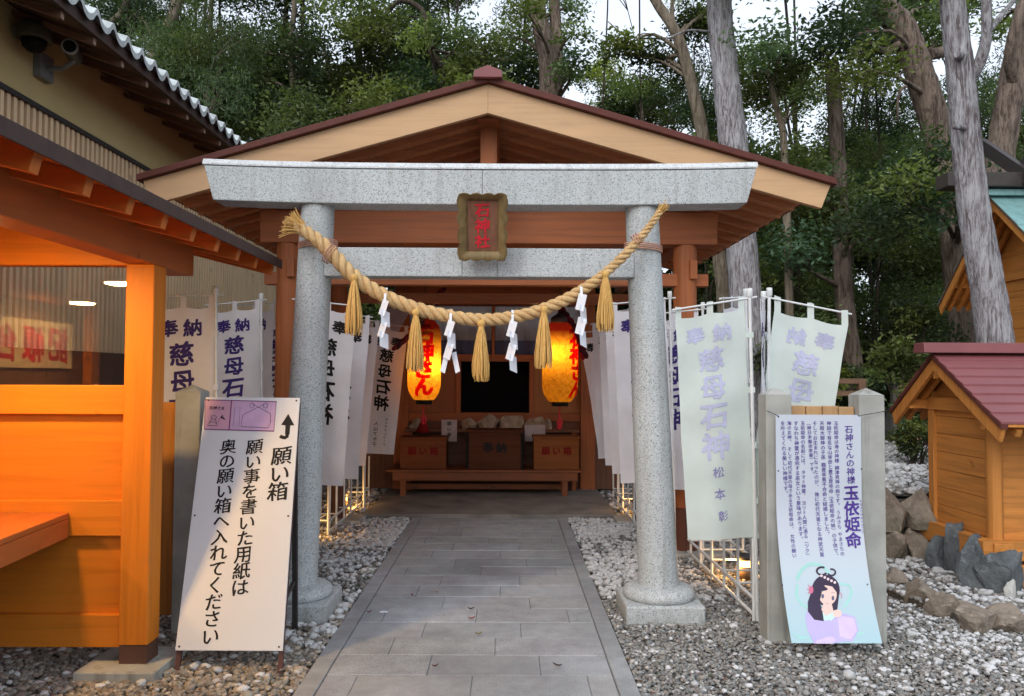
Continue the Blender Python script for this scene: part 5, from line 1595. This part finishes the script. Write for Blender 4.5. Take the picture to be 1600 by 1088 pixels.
# ---------------------------------------------------------------- trees
BARK_G = m_bark("grey flaky bark", (.39, .385, .40), (.15, .125, .128), 1.25)
BARK_P = m_bark("pale tan bark", (.27, .225, .17), (.14, .11, .08), .8)
BARK_B = m_bark("brown furrowed bark", (.225, .175, .14), (.095, .07, .056), .9)
BARK_D = m_bark("dark bark", (.085, .065, .052), (.035, .026, .022))
def leaves_mesh(name, blobs, parent, per=1.0, L=.10, Wd=.047, hue=0.0, dark=1.0, flat=.75, droop=0.0, seed=0):
    """blobs: list of (centre, radius); every blob is a spray of twigs, every twig a spray of leaves"""
    g = np.random.default_rng(seed)
    allc = []; tint = []
    for (c, R) in blobs:
        nt = max(6, int(37 * per * (R / .6) ** 2))
        d = g.normal(size=(nt, 3)); d /= np.linalg.norm(d, axis=1)[:, None] + 1e-9
        rad = R * g.uniform(.25, 1.0, nt) ** .55
        tw = np.array(c)[None, :] + d * rad[:, None] * np.array([1, 1, flat])[None, :]
        bt = g.choice([.45, .7, 1.0, 1.25, 1.6], p=[.2, .25, .25, .2, .1])
        h = g.uniform(-1, 1)
        nl = 32
        loc = np.repeat(tw, nl, 0) + g.normal(size=(nt * nl, 3)) * np.array([.15, .15, .085]) * (R / .6) ** .5 + np.array([0, 0, -droop * .12])
        allc.append(loc)
        k = np.repeat(bt * g.uniform(.75, 1.3, nt), nl) * g.uniform(.7, 1.35, nt * nl)
        base = np.array([.103 + .032 * h, .140 + .018 * h, .062 - .014 * h]) + np.array([.035, .03, -.004]) * hue
        tint.append(k[:, None] * base[None, :] * dark)
    C = np.concatenate(allc); T = np.concatenate(tint); n = len(C)
    a = g.uniform(0, 2 * math.pi, n); tilt = g.normal(0, .55, n) - droop * .6; roll = g.normal(0, .6, n)
    ax = np.stack([np.cos(a) * np.cos(tilt), np.sin(a) * np.cos(tilt), np.sin(tilt)], 1)
    up = np.array([0, 0, 1.0])[None, :] + g.normal(0, .35, (n, 3))
    sd = np.cross(up, ax); sd /= np.linalg.norm(sd, axis=1)[:, None] + 1e-9
    nn = np.cross(ax, sd)
    sd = sd * np.cos(roll)[:, None] + nn * np.sin(roll)[:, None]
    ln = (L * g.uniform(.65, 1.25, n))[:, None]; wd = (Wd * g.uniform(.7, 1.2, n))[:, None]
    V = np.stack([C - ax * ln / 2, C + sd * wd / 2 - ax * ln * .05, C + ax * ln / 2, C - sd * wd / 2 - ax * ln * .05], 1).reshape(-1, 3)
    F = np.arange(n * 4).reshape(n, 4)
    return np_mesh(name, V, F, M['leaf'], parent, smooth=False, tint=np.repeat(np.clip(T, .004, .5), 4, 0))

def limb(mb, pts, r0, r1, n=9, seed=0, jit=.10, steps=6):
    q = []
    m = len(pts)
    for i in range((m - 1) * steps + 1):
        f = i / steps; k = min(int(f), m - 2); t = f - k
        p0, p1, p2, p3 = pts[max(k-1, 0)], pts[k], pts[k+1], pts[min(k+2, m-1)]
        q.append(.5 * ((2*p1) + (p2-p0)*t + (2*p0-5*p1+4*p2-p3)*t*t + (3*p1-p0-3*p2+p3)*t**3))
    N = len(q)
    mb.tube(q, [(r0 + (r1 - r0) * i / (N - 1)) for i in range(N)], n, jit=jit, seed=seed)
    return q
TREES = 0
def tree(label, trunk, w0, w1, Y, bark, blobs=(), limbs=(), group=None, twigs=True, seed=0, ground=True, nseg=14, **kw):
    """trunk: picture points from low to high at depth Y (w0, w1 widths in picture pixels)"""
    k = Y / 1250
    r_ = random.Random(seed)
    pts = [P(x, y, Y + dy) if len(q) == 3 else P(x, y, Y) for q in trunk for (x, y, dy) in [(q[0], q[1], q[2] if len(q) == 3 else 0)]]
    gz = .5 if (pts[0].x > 3 and Y > 7) else _gz(pts[0].x, Y)
    if ground and pts[0].z > gz + .05:
        d = pts[0] - pts[1]; d = d / max(abs(d.z), .05)
        foot = pts[0] + Vector((d.x * .35 * (pts[0].z - gz), d.y * .2 * (pts[0].z - gz), 0)); foot.z = gz - .1
        pts = [foot] + pts
    t = thing("tree", (pts[0].x, pts[0].y, max(gz, 0)), label, "tree", group)
    mb = MB()
    q = limb(mb, pts, w0 * k / 2 * (1.12 if ground else 1), w1 * k / 2, nseg, seed)
    for (lp, a, b) in limbs:
        limb(mb, [P(x, y, Y + dy) for (x, y, dy) in lp], a * k / 2, b * k / 2, 8, seed + 3)
    B = []
    for bl in blobs:
        x, y, rp = bl[:3]; dy = bl[3] if len(bl) > 3 else r_.uniform(-1.2, 1.2)
        c = P(x, y, Y + dy); B.append((tuple(c), rp * k))
        if twigs:                                        # a bough from the trunk out to each clump
            a = min(q, key=lambda p: (p - (c - Vector((0, 0, .5)))).length)
            m = (a + c) / 2 + Vector((r_.uniform(-.2, .2), r_.uniform(-.2, .2), r_.uniform(-.05, .3)))
            limb(mb, [a, m, c], min(.05, w1 * k * .35), .010, 5, seed + len(B), steps=3)
            for _ in range(3):
                e = c + Vector((r_.gauss(0, .5), r_.gauss(0, .5), r_.gauss(0, .3))) * rp * k
                mb.tube([m, (m + e) / 2 + Vector((0, 0, .06)), e], [.013, .009, .004], 4)
    mb.build("trunk", bark, t, fix=False)
    if B: leaves_mesh("crown", B, t, seed=seed, **kw)
    return t
# --- trunks that can be told apart
tree("tall straight grey trunk rising just right of the pavilion roof", [(1172, 560), (1160, 400), (1148, 250), (1135, 130), (1123, 0), (1112, -160)], 49, 35, 12.5, BARK_G,
     [(1150, -90, 80), (1200, -50, 60)], [([(1112, 50, 0), (1075, 48, -.3), (1040, 62, -.5)], 4, 2)], seed=1, nseg=22)
tree("slender tan tree leaning left with a forked top behind the roof's right slope", [(1132, 480), (1124, 400), (1100, 225), (1082, 140), (1060, 60), (1030, 10), (985, -60)], 23, 14, 14, BARK_P,
     [(960, 78, 34, .3), (985, 68, 30, 0), (1015, 84, 34, .2), (1042, 96, 30, .6), (1085, 40, 38, .9), (1100, 28, 34, .6), (1060, 120, 30, .9)],
     [([(1058, 58, 0), (1050, 15, .2), (1058, -60, .3)], 9, 4), ([(1035, 18, 0), (1015, -10, .3), (1005, -60, .4)], 10, 7), ([(1078, 125, 0), (1030, 95, .2), (960, 85, .3)], 6, 2), ([(1052, 60, 0), (985, 58, .2), (950, 34, .1)], 4, 1.5)],
     seed=2, flat=.42, per=1.15, hue=.25)
tree("broad twin stemmed brown tree directly behind the roof ridge", [(862, 330), (860, 150), (856, 90), (845, 40), (832, -30), (824, -120)], 38, 20, 15, BARK_B,
     [(893, 55, 26), (800, 70, 48), (830, 120, 40, 1.0), (888, 112, 30), (890, 15, 28), (825, 20, 30), (905, 90, 16)], [([(868, 150, 0), (870, 70, .2), (866, 0, .3), (868, -90, .2)], 22, 15)], seed=3)
tree("dark sinuous tree bending right above the roof's left slope", [(668, 260), (692, 130), (688, 105), (670, 75), (668, 40), (655, 12), (625, 2), (600, 25)], 14, 6, 14, BARK_D,
     [(640, 190, 56), (600, 165, 52), (700, 165, 48), (655, 130, 40), (735, 130, 52), (760, 160, 48), (720, 62, 42), (760, 80, 45), (690, 50, 34), (785, 110, 44), (655, 62, 30)],
     [([(672, 78, 0), (730, 88, .2), (800, 95, .4)], 5, 3), ([(664, 30, 0), (640, 25, .1)], 4, 2)], seed=4)
tree("thin tree with a kinked stem standing left of centre in the wood", [(455, 260), (458, 130), (452, 70), (460, 10), (450, -80)], 11, 7, 16, BARK_P,
     [(430, 170, 46), (470, 200, 44), (440, 60, 22), (410, 85, 34), (395, 130, 44), (478, 165, 40)], [([(456, 92, 0), (500, 84, .2), (520, 95, .2)], 5, 3), ([(515, 130, 0), (510, 90, .2), (506, 80, .2)], 8, 4)], seed=5)
tree("leaning pale forked tree just right of the tiled eaves", [(215, 300), (238, 112), (250, 70), (272, 20), (290, -60)], 24, 14, 16, BARK_P,
     [(180, 60, 40), (205, 20, 42), (240, 40, 30), (150, 40, 34), (270, 130, 40), (160, 90, 40), (225, 140, 40)], [([(238, 110, 0), (262, 95, .1), (282, 84, .3)], 10, 4), ([(165, 40, 0), (190, 20, .1), (205, -20, .1)], 12, 8)], seed=6)
tree("drooping dark conifer with a thin pole trunk beside the tiled eaves", [(322, 330), (324, 190), (326, 100), (330, 10), (332, -80)], 9, 6, 15, BARK_P,
     [(300, 60, 38), (350, 45, 40), (320, 20, 36), (280, 110, 36), (360, 95, 42), (310, 120, 44), (345, 140, 44), (295, 160, 38), (380, 150, 36), (330, 185, 30), (385, 60, 34)], seed=7, droop=1.0, L=.11, Wd=.02, flat=1.0, per=1.3, hue=.1)
tree("stout brown leaning trunk with a broken branch in the upper right", [(1490, 330), (1464, 205), (1448, 150), (1430, 95), (1410, 45), (1380, 10), (1350, -40)], 43, 38, 13, BARK_B,
     [(1300, 60, 60), (1350, 110, 55), (1330, 30, 55), (1440, 20, 40, 1), (1470, 60, 40, 1.2), (1470, 265, 50, -2.0), (1430, 290, 46, -2.2), (1490, 320, 44, -2.2), (1450, 235, 34, -1.8), (1400, 330, 46, -2)], [([(1408, 68, 0), (1385, 80, -.2), (1362, 72, -.3), (1350, 62, -.3)], 14, 8), ([(1452, 85, 0), (1475, 80, .2), (1490, 60, .3)], 20, 14),
      ([(1424, 132, 0), (1405, 145, -.2), (1402, 190, -.2)], 6, 3)], seed=8, nseg=20)
tree("leaning silvery grey trunk in front of the copper roofed shrine, forked near its top", [(1556, 560), (1548, 480), (1532, 390), (1518, 300), (1508, 200), (1499, 100), (1488, 10), (1474, -120)], 50, 34, 8.0, BARK_G,
     [(1420, -90, 90), (1540, -90, 90)], [([(1518, 120, 0), (1533, 92, -.1), (1542, 40, -.2), (1536, -80, -.3)], 20, 13), ([(1536, 60, -.1), (1560, 30, .2), (1585, 0, .4)], 10, 7), ([(1506, 200, -.12), (1494, 199, -.22), (1490, 197, -.25)], 10, 6), ([(1500, 88, -.1), (1497, 86, -.19), (1496, 85, -.21)], 16, 10)], seed=9, nseg=28)
tree("thick red brown trunk at the right edge behind the shrine's ridge", [(1556, 330), (1562, 250), (1575, 170), (1590, 90), (1606, 20), (1620, -60)], 41, 36, 12, BARK_B,
     [(1560, 40, 34, 1.5), (1590, 150, 30, 1.5)], [([(1590, 150, 0), (1577, 90, -.3), (1590, 30, -.4), (1604, -20, -.4)], 18, 14)], seed=10, nseg=20)
tree("dark brown trunk standing behind the blown banner and the right notice post", [(1345, 640), (1328, 540), (1318, 450), (1314, 370), (1310, 260), (1300, 100)], 30, 22, 13.5, BARK_B,
     [(1270, 340, 52), (1320, 300, 50), (1350, 350, 48), (1280, 290, 48), (1370, 290, 52), (1250, 390, 46), (1390, 370, 44)], seed=11)
tree("thin bent grey tree by the right eave of the pavilion", [(1232, 420), (1226, 250), (1222, 200), (1212, 165), (1200, 110)], 13, 8, 13, BARK_P,
     [(1215, 120, 44), (1190, 70, 44), (1240, 90, 40), (1250, 150, 30), (1180, 150, 36)], [([(1226, 188, 0), (1236, 178, -.1), (1250, 165, 0)], 5, 2)], seed=12)
# --- the anonymous trees of the wood: crowns on a jittered grid of the wooded part of the view
gaps = [(945, 45, 68, 72), (1000, 15, 60, 60), (735, 18, 55, 32), (800, 12, 40, 22), (435, 28, 24, 26), (118, 12, 22, 20), (500, 12, 16, 14), (1248, 195, 22, 18), (1255, 230, 16, 14), (1395, 318, 18, 16), (1550, 52, 26, 30), (590, 5, 20, 10), (915, 135, 26, 26), (1130, 30, 18, 60), (1060, 200, 16, 16), (1350, 505, 14, 16), (1570, 20, 20, 20), (1185, 210, 14, 30), (1340, 18, 22, 16), (1210, 20, 20, 18), (1480, 210, 8, 30), (1430, 110, 10, 12), (520, 60, 14, 14), (360, 30, 12, 14), (190, 110, 12, 12)]
def open_sky(x, y, m=0):
    return any(((x - a) / (c + m)) ** 2 + ((y - b) / (d + m)) ** 2 < 1 for a, b, c, d in gaps)
r = random.Random(21)
wood = {}
kinds = [("dense dark evergreen tree of the wood behind the pavilion", dict(hue=0.0, dark=.85)), ("mid green broadleaf tree of the wood behind the pavilion", dict(hue=.35, dark=1.05)), ("feathery dark conifer of the wood behind the pavilion", dict(hue=.1, dark=.8, droop=.9, L=.11, Wd=.022, flat=1.0, per=1.15))]
cells = []
for gy in range(-2, 12):
    for gx in range(2, 38):
        x, y = gx * 44 + r.uniform(-22, 22), gy * 46 + r.uniform(-20, 20)
        if x < 760 and y > 300 - x * .05 and x > 420: continue
        if 420 < x < 1140 and y > 150 + abs(x - 763) * .30: continue
        if x <= 420 and (y > 260 or x < 110 + y * .9): continue
        rp = r.uniform(40, 60)
        if open_sky(x, y, rp * (.5 if x > 840 else .25)): continue
        Yd = r.choice([15.5, 17, 18.5, 20]) if x > 1140 else r.choice([16, 18, 20])
        if r.random() < (.24 if x > 1140 and y < 260 else .14): continue
        cells.append((x, y, rp, Yd))
for (x, y, rp, Yd) in cells:
    key = (int(x // 130), Yd)
    wood.setdefault(key, []).append((x, y, rp))
for i, ((kx, Yd), bl) in enumerate(sorted(wood.items())):
    cx = sum(b[0] for b in bl) / len(bl)
    ytop = min(b[1] for b in bl)
    lab, kw = kinds[(2 if r.random() < .25 else (1 if cx > 1150 and r.random() < .6 else 0))]
    x0 = cx + r.uniform(-25, 25)
    if 850 < cx < 1120: ytop = sum(b[1] for b in bl) / len(bl) - 20
    tree(lab, [(x0, 560), (x0 + r.uniform(-14, 14), max(300, ytop + 90)), (cx + r.uniform(-10, 10), ytop + 70), (cx + r.uniform(-15, 15), ytop + 22)], r.uniform(4, 8) * (.5 if 850 < cx < 1120 else 1), 2 if 850 < cx < 1120 else 3, Yd, BARK_D, [(b[0], b[1], b[2], r.uniform(-2.2, .3)) for b in bl], group="trees of the wood behind the pavilion", seed=200 + i, **kw)
# pale yellow green crowns seen through the opening
tree("small yellowish green tree in the bright gap right of the ridge", [(950, 330), (952, 200), (945, 140), (938, 110)], 6, 3, 21, BARK_P, [(935, 112, 26), (955, 104, 24), (915, 120, 24), (950, 128, 22), (970, 175, 26), (930, 165, 24)], seed=31, hue=1.6, dark=1.25)
tree("flat topped green tree in the bright gap above the roof's right slope", [(1010, 330), (1005, 200), (1000, 150)], 7, 4, 19, BARK_P, [(985, 140, 30), (1015, 135, 28), (1040, 150, 30), (1000, 165, 30), (1060, 190, 26), (980, 175, 26), (1030, 190, 30), (1075, 175, 22)], seed=32, hue=.6, flat=.5)
# shrubs and undergrowth on the right
def shrub(label, px, py, rp, Y, seed, **kw):
    c = P(px, py, Y); k = Y / 1250; gz = .5 if Y > 7 and c.x > 2.9 else 0
    t = thing("shrub", (c.x, Y, gz), label, "shrub", "shrubs at the edge of the wood")
    mb = MB(); rr = random.Random(seed); B = []
    for j in range(7):
        e = c + Vector((rr.gauss(0, .45) * rp * k, rr.gauss(0, .3) * rp * k, rr.gauss(0, .42) * rp * k))
        B.append((tuple(e), rp * k * .5))
        mb.tube([(c.x + rr.uniform(-.08, .08), Y, gz - .02), ((c.x + e.x) / 2, Y, (gz + e.z) / 2), e], [.014, .01, .005], 5)
    mb.build("stems", BARK_D, t, fix=False)
    leaves_mesh("foliage", B, t, seed=seed, **kw)
shrub("bright young green shrub left of the small shrine's gable", 1425, 560, 46, 10.5, 301, hue=1.0, dark=1.25, L=.11, Wd=.045)
shrub("leafy green shrub under the left eave of the small shrine", 1428, 640, 36, 9.5, 302, hue=.5, dark=1.05, L=.10, Wd=.04)
shrub("low fern like shrub on the gravel terrace beside the small shrine", 1430, 690, 24, 9.2, 303, hue=.3, dark=.9, L=.09, Wd=.025)
shrub("light green shrub between the dark trunk and the notice posts", 1300, 600, 36, 11.5, 304, hue=1.4, dark=1.3, L=.11, Wd=.045)
shrub("dark shrub behind the handrail right of the blown banner", 1365, 585, 44, 12.5, 305, hue=.1, dark=.8)
shrub("dark shrub below the copper roofed shrine's left eave", 1440, 500, 46, 11.8, 306, hue=.0, dark=.8)
shrub("dark shrub behind the right outer banners", 1215, 560, 50, 12, 307, hue=.0, dark=.8)
shrub("dark shrub left of the dark brown trunk", 1265, 600, 46, 12, 308, hue=.1, dark=.85)
shrub("bushy dark growth seen through the pavilion's left bay", 585, 520, 60, 13.2, 309, dark=.8)
shrub("bushy dark growth seen through the pavilion's right bay", 960, 520, 60, 13.2, 310, dark=.8)
# the far wood, one mass
B = []
for q in range(120):
    x = r.uniform(1080, 1700); y = r.uniform(230, 640)
    if open_sky(x, y, 18) or (1330 < x < 1420 and 470 < y < 540 and r.random() < .6): continue
    B.append((tuple(P(x, y, r.uniform(20, 25))), r.uniform(.7, 1.15)))
for q in range(55):
    x = r.uniform(60, 860); y = r.uniform(110, 560)
    if open_sky(x, y, 24): continue
    B.append((tuple(P(x, y, r.uniform(22, 26))), r.uniform(.7, 1.1)))
for q in range(60):
    B.append((tuple(P(r.uniform(400, 1150), r.uniform(250, 560), r.uniform(21, 25))), r.uniform(.8, 1.2)))
o = leaves_mesh("distant_wood", B, None, per=.5, L=.22, Wd=.11, dark=.8, seed=77)
tag(o, "dark far wood showing between the nearer trunks", "wood", None, "stuff")

# ---------------------------------------------------------------- gravel
def ico(sub):
    import bmesh
    bm = bmesh.new(); bmesh.ops.create_icosphere(bm, subdivisions=sub, radius=1.0)
    bm.verts.ensure_lookup_table()
    V = np.array([v.co[:] for v in bm.verts]); F = np.array([[v.index for v in f.verts] for f in bm.faces]); bm.free()
    return V, F
def pebbles(name, P_, R_, C_, sub, label, flat=.62):
    n = len(P_); BV, BF = ico(sub)
    g = nrg
    sc = np.stack([g.uniform(.75, 1.35, n), g.uniform(.7, 1.1, n), g.uniform(.45, .85, n) * (flat / .62)], 1) * R_[:, None]
    a = g.uniform(0, 2 * math.pi, n); b = g.normal(0, .35, n)
    bump = 1 + g.normal(0, .10, (n, len(BV)))
    v = BV[None] * bump[:, :, None] * sc[:, None, :]
    cb, sb = np.cos(b)[:, None], np.sin(b)[:, None]
    x, y, z = v[..., 0], v[..., 1] , v[..., 2]
    y, z = y * cb - z * sb, y * sb + z * cb
    ca, sa = np.cos(a)[:, None], np.sin(a)[:, None]
    x, y = x * ca - y * sa, x * sa + y * ca
    V = np.stack([x, y, z], 2) + P_[:, None, :]
    F = (BF[None] + (np.arange(n) * len(BV))[:, None, None]).reshape(-1, 3)
    o = np_mesh(name, V.reshape(-1, 3), F, M['pebble'], smooth=True, tint=np.repeat(C_, len(BV), 0))
    return tag(o, label, "gravel", None, "stuff")
def inside(poly, x, y):
    c = np.zeros(len(x), bool); n = len(poly)
    for i in range(n):
        (x0, y0), (x1, y1) = poly[i], poly[(i + 1) % n]
        h = ((y0 > y) != (y1 > y)) & (x < (x1 - x0) * (y - y0) / (y1 - y0 + 1e-12) + x0)
        c ^= h
    return c
def nfield(x, y, s):
    return np.array([mnoise.noise(Vector((a * s, b * s, 3.3))) for a, b in zip(x, y)])
def scatter(x0, x1, y0, y1, dens):
    n = int((x1 - x0) * (y1 - y0) * dens)
    return nrg.uniform(x0, x1, n), nrg.uniform(y0, y1, n)
blocks = [(CX - 1.205 - .25, CX - 1.205 + .25, 5.13, 5.63), (CX + 1.205 - .25, CX + 1.205 + .25, 5.13, 5.63)]
def colours(n, white, warm=0.0):
    g = nrg
    base = np.array([[.21, .208, .20], [.27, .265, .255], [.15, .148, .145], [.235, .215, .19], [.20, .21, .21], [.31, .295, .275], [.21, .185, .165]])
    c = base[g.integers(0, len(base), n)] * g.uniform(.7, 1.4, n)[:, None]
    c = c * np.array([1 + .18 * warm, 1, 1 - .22 * warm])
    w = g.random(n) < white
    c[w] = np.array([.58, .585, .59]) * g.uniform(.75, 1.08, w.sum())[:, None]
    return c, w
def field(name, label, x0, x1, y0, y1, dens, rmin, rmax, sub, white, zfn=None, keep=None, warm=0.0, layers=1):
    x, y = scatter(x0, x1, y0, y1, dens)
    edge = np.minimum(abs(x - PX0 + .1), abs(x - PX1 - .1))
    m = (~((x > PX0 - .115) & (x < PX1 + .115) & (y < 8.92)) | ((nrg.random(len(x)) < .03) & (edge < .10) & (nrg.random(len(x)) > edge / .1))) & ~((x > CX - 1.42) & (x < CX + 1.44) & (y > 8.88))
    for a, b, c, d in blocks: m &= ~((x > a) & (x < b) & (y > c) & (y < d))
    if keep is not None: m &= keep(x, y)
    x, y = x[m], y[m]
    wv = white(x, y) if callable(white) else np.full(len(x), white)
    C_, w = colours(len(x), wv, warm)
    R_ = nrg.uniform(rmin, rmax, len(x)) * np.where(nrg.random(len(x)) < .06, 1.5, 1.0)
    R_[w] *= nrg.uniform(1.2, 1.75, w.sum())
    z = np.where((x > PX0 - .1) & (x < PX1 + .1), .018, 0) + (zfn(x, y) if zfn else 0) + nrg.uniform(-.004, .012, len(x)) + np.where(w, .008, 0)
    pebbles(name, np.stack([x, y, z], 1), R_, C_, sub, label)
bed_in = lambda x, y: inside(bedpoly, x, y)
field("gravel", "brownish grey gravel in front of the standing sign at the lower left", -4.2, PX0 - .1, 3.5, 5.6, 2500, .010, .020, 2, lambda x, y: np.where((x > -1.75) & (y > 4.6), .13, .02), warm=.5)
field("gravel", "fine grey gravel in the lower right foreground", PX1 + .1, 3.6, 3.5, 5.7, 4600, .006, .0125, 2, lambda x, y: np.clip(.02 + np.where(x > 2.1, .10 * np.clip((x - 2.0) * 1.3, 0, 1) * np.clip((y - 3.95) * 2.0, .1, 1), 0), 0, .4), keep=lambda x, y: ~bed_in(x, y))
wl_ = lambda x, y: np.clip(.36 + .55 * nfield(x, y, 1.6), .03, .8)
field("gravel", "white and grey pebbles between the left gate pillar and the path", -2.6, PX0 - .1, 5.6, 9.0, 1900, .010, .0185, 1, lambda x, y: wl_(x, y) * np.clip((x + 2.0) * 1.4, .04, 1))
field("gravel", "white and grey pebbles between the path and the right gate pillar", PX1 + .1, 2.8, 5.7, 9.0, 1900, .010, .0185, 1, lambda x, y: wl_(x, y) * np.clip((1.75 - x) * 1.4, .05, 1))
field("gravel", "white speckled gravel inside the raised bed by the small shrine", 2.7, 5.2, 4.9, 6.9, 1700, .010, .019, 2, .20, zfn=lambda x, y: .052, keep=bed_in)
field("gravel", "grey stones beside the pavilion floor", -3.4, CX - 1.42, 9.0, 12.0, 450, .016, .03, 1, .12)
field("gravel", "grey stones right of the pavilion floor", CX + 1.44, 2.9, 9.0, 12.0, 450, .016, .03, 1, .12)
field("gravel", "pale grey gravel on the terrace behind the small shrine", 2.96, 6.5, 6.95, 12.5, 620, .014, .028, 1, .22, zfn=lambda x, y: .575)
field("gravel", "coarse grey gravel at the right, in front of the small shrine", 3.6, 7.5, 3.2, 5.7, 1100, .011, .020, 1, .10, keep=lambda x, y: ~bed_in(x, y))
field("gravel", "shaded gravel behind the amber shelter", -4.0, -2.4, 5.6, 9.0, 500, .016, .028, 1, .05)
# leaf litter caught in the gravel
g = nrg
n = 900
lx, ly = g.uniform(-3.2, 4.4, n), g.uniform(3.8, 9.0, n)
k = ~((lx > PX0 - .1) & (lx < PX1 + .1)); lx, ly = lx[k], ly[k]; n = len(lx)
lz = np.where(inside(bedpoly, lx, ly), .075, .022)
a = g.uniform(0, 6.28, n); L_ = g.uniform(.008, .02, n)
dx, dy = np.cos(a) * L_, np.sin(a) * L_
V = np.stack([np.stack([lx - dx, ly - dy, lz], 1), np.stack([lx - dy * .4, ly + dx * .4, lz + g.uniform(0, .008, n)], 1), np.stack([lx + dx, ly + dy, lz + g.uniform(0, .008, n)], 1), np.stack([lx + dy * .4, ly - dx * .4, lz + g.uniform(0, .008, n)], 1)], 1).reshape(-1, 3)
lc = np.array([[.10, .06, .03], [.16, .09, .04], [.05, .04, .02], [.07, .09, .03], [.14, .05, .03]])[g.integers(0, 5, n)]
tag(np_mesh("leaf_litter", V, np.arange(n * 4).reshape(n, 4), M['pebble'], smooth=False, tint=np.repeat(lc, 4, 0)), "small dry leaves caught in the gravel", "leaf litter", None, "stuff")
# a few things lying on the paving
for i, (px, py, lab, colr) in enumerate([(644, 932, "curled red leaf on the paving nearest the left gate pillar", (.22, .03, .03)), (683, 927, "pale brown leaf on the paving", (.25, .17, .12)), (736, 953, "dark dry leaf near the path's middle", (.05, .04, .03)),
                                   (737, 968, "small red leaf below the dark dry leaf", (.30, .05, .04)), (748, 992, "yellow green leaf cluster on the paving", (.26, .22, .03)), (680, 1043, "dark red leaf nearest the camera on the paving", (.10, .03, .03)), (871, 1042, "tiny dark leaf at the right of the path", (.06, .04, .03)), (577, 958, "small dark red leaf beside the white paper slip", (.16, .03, .04))]):
    p = G(px, py, .02)
    a = rng.uniform(0, 6.28); L_ = rng.uniform(.016, .028)
    d = Vector((math.cos(a), math.sin(a), 0)); e = Vector((-d.y, d.x, 0))
    mb = MB().grid(lambda u, v: p + d * u * L_ + e * v * L_ * .42 * (1 - u * u) + Vector((0, 0, .004 + .010 * u * u + .006 * v * v)), [-1, -.6, -.2, .2, .6, 1], [-1, 0, 1])
    tag(mb.build("fallen_leaf", m_plain("dry leaf " + str(i), colr, .7), at=p), lab, "leaf", "leaves fallen on the path")
p = G(600, 956, .018)
tag(MB().box(p.x - .026, p.y - .016, .0165, p.x + .026, p.y + .016, .0185).build("paper_slip", M['paper'], at=p), "tiny white paper slip lying on the paving near the left edge", "paper slip")
COL.objects.unlink(_fo); bpy.data.objects.remove(_fo)
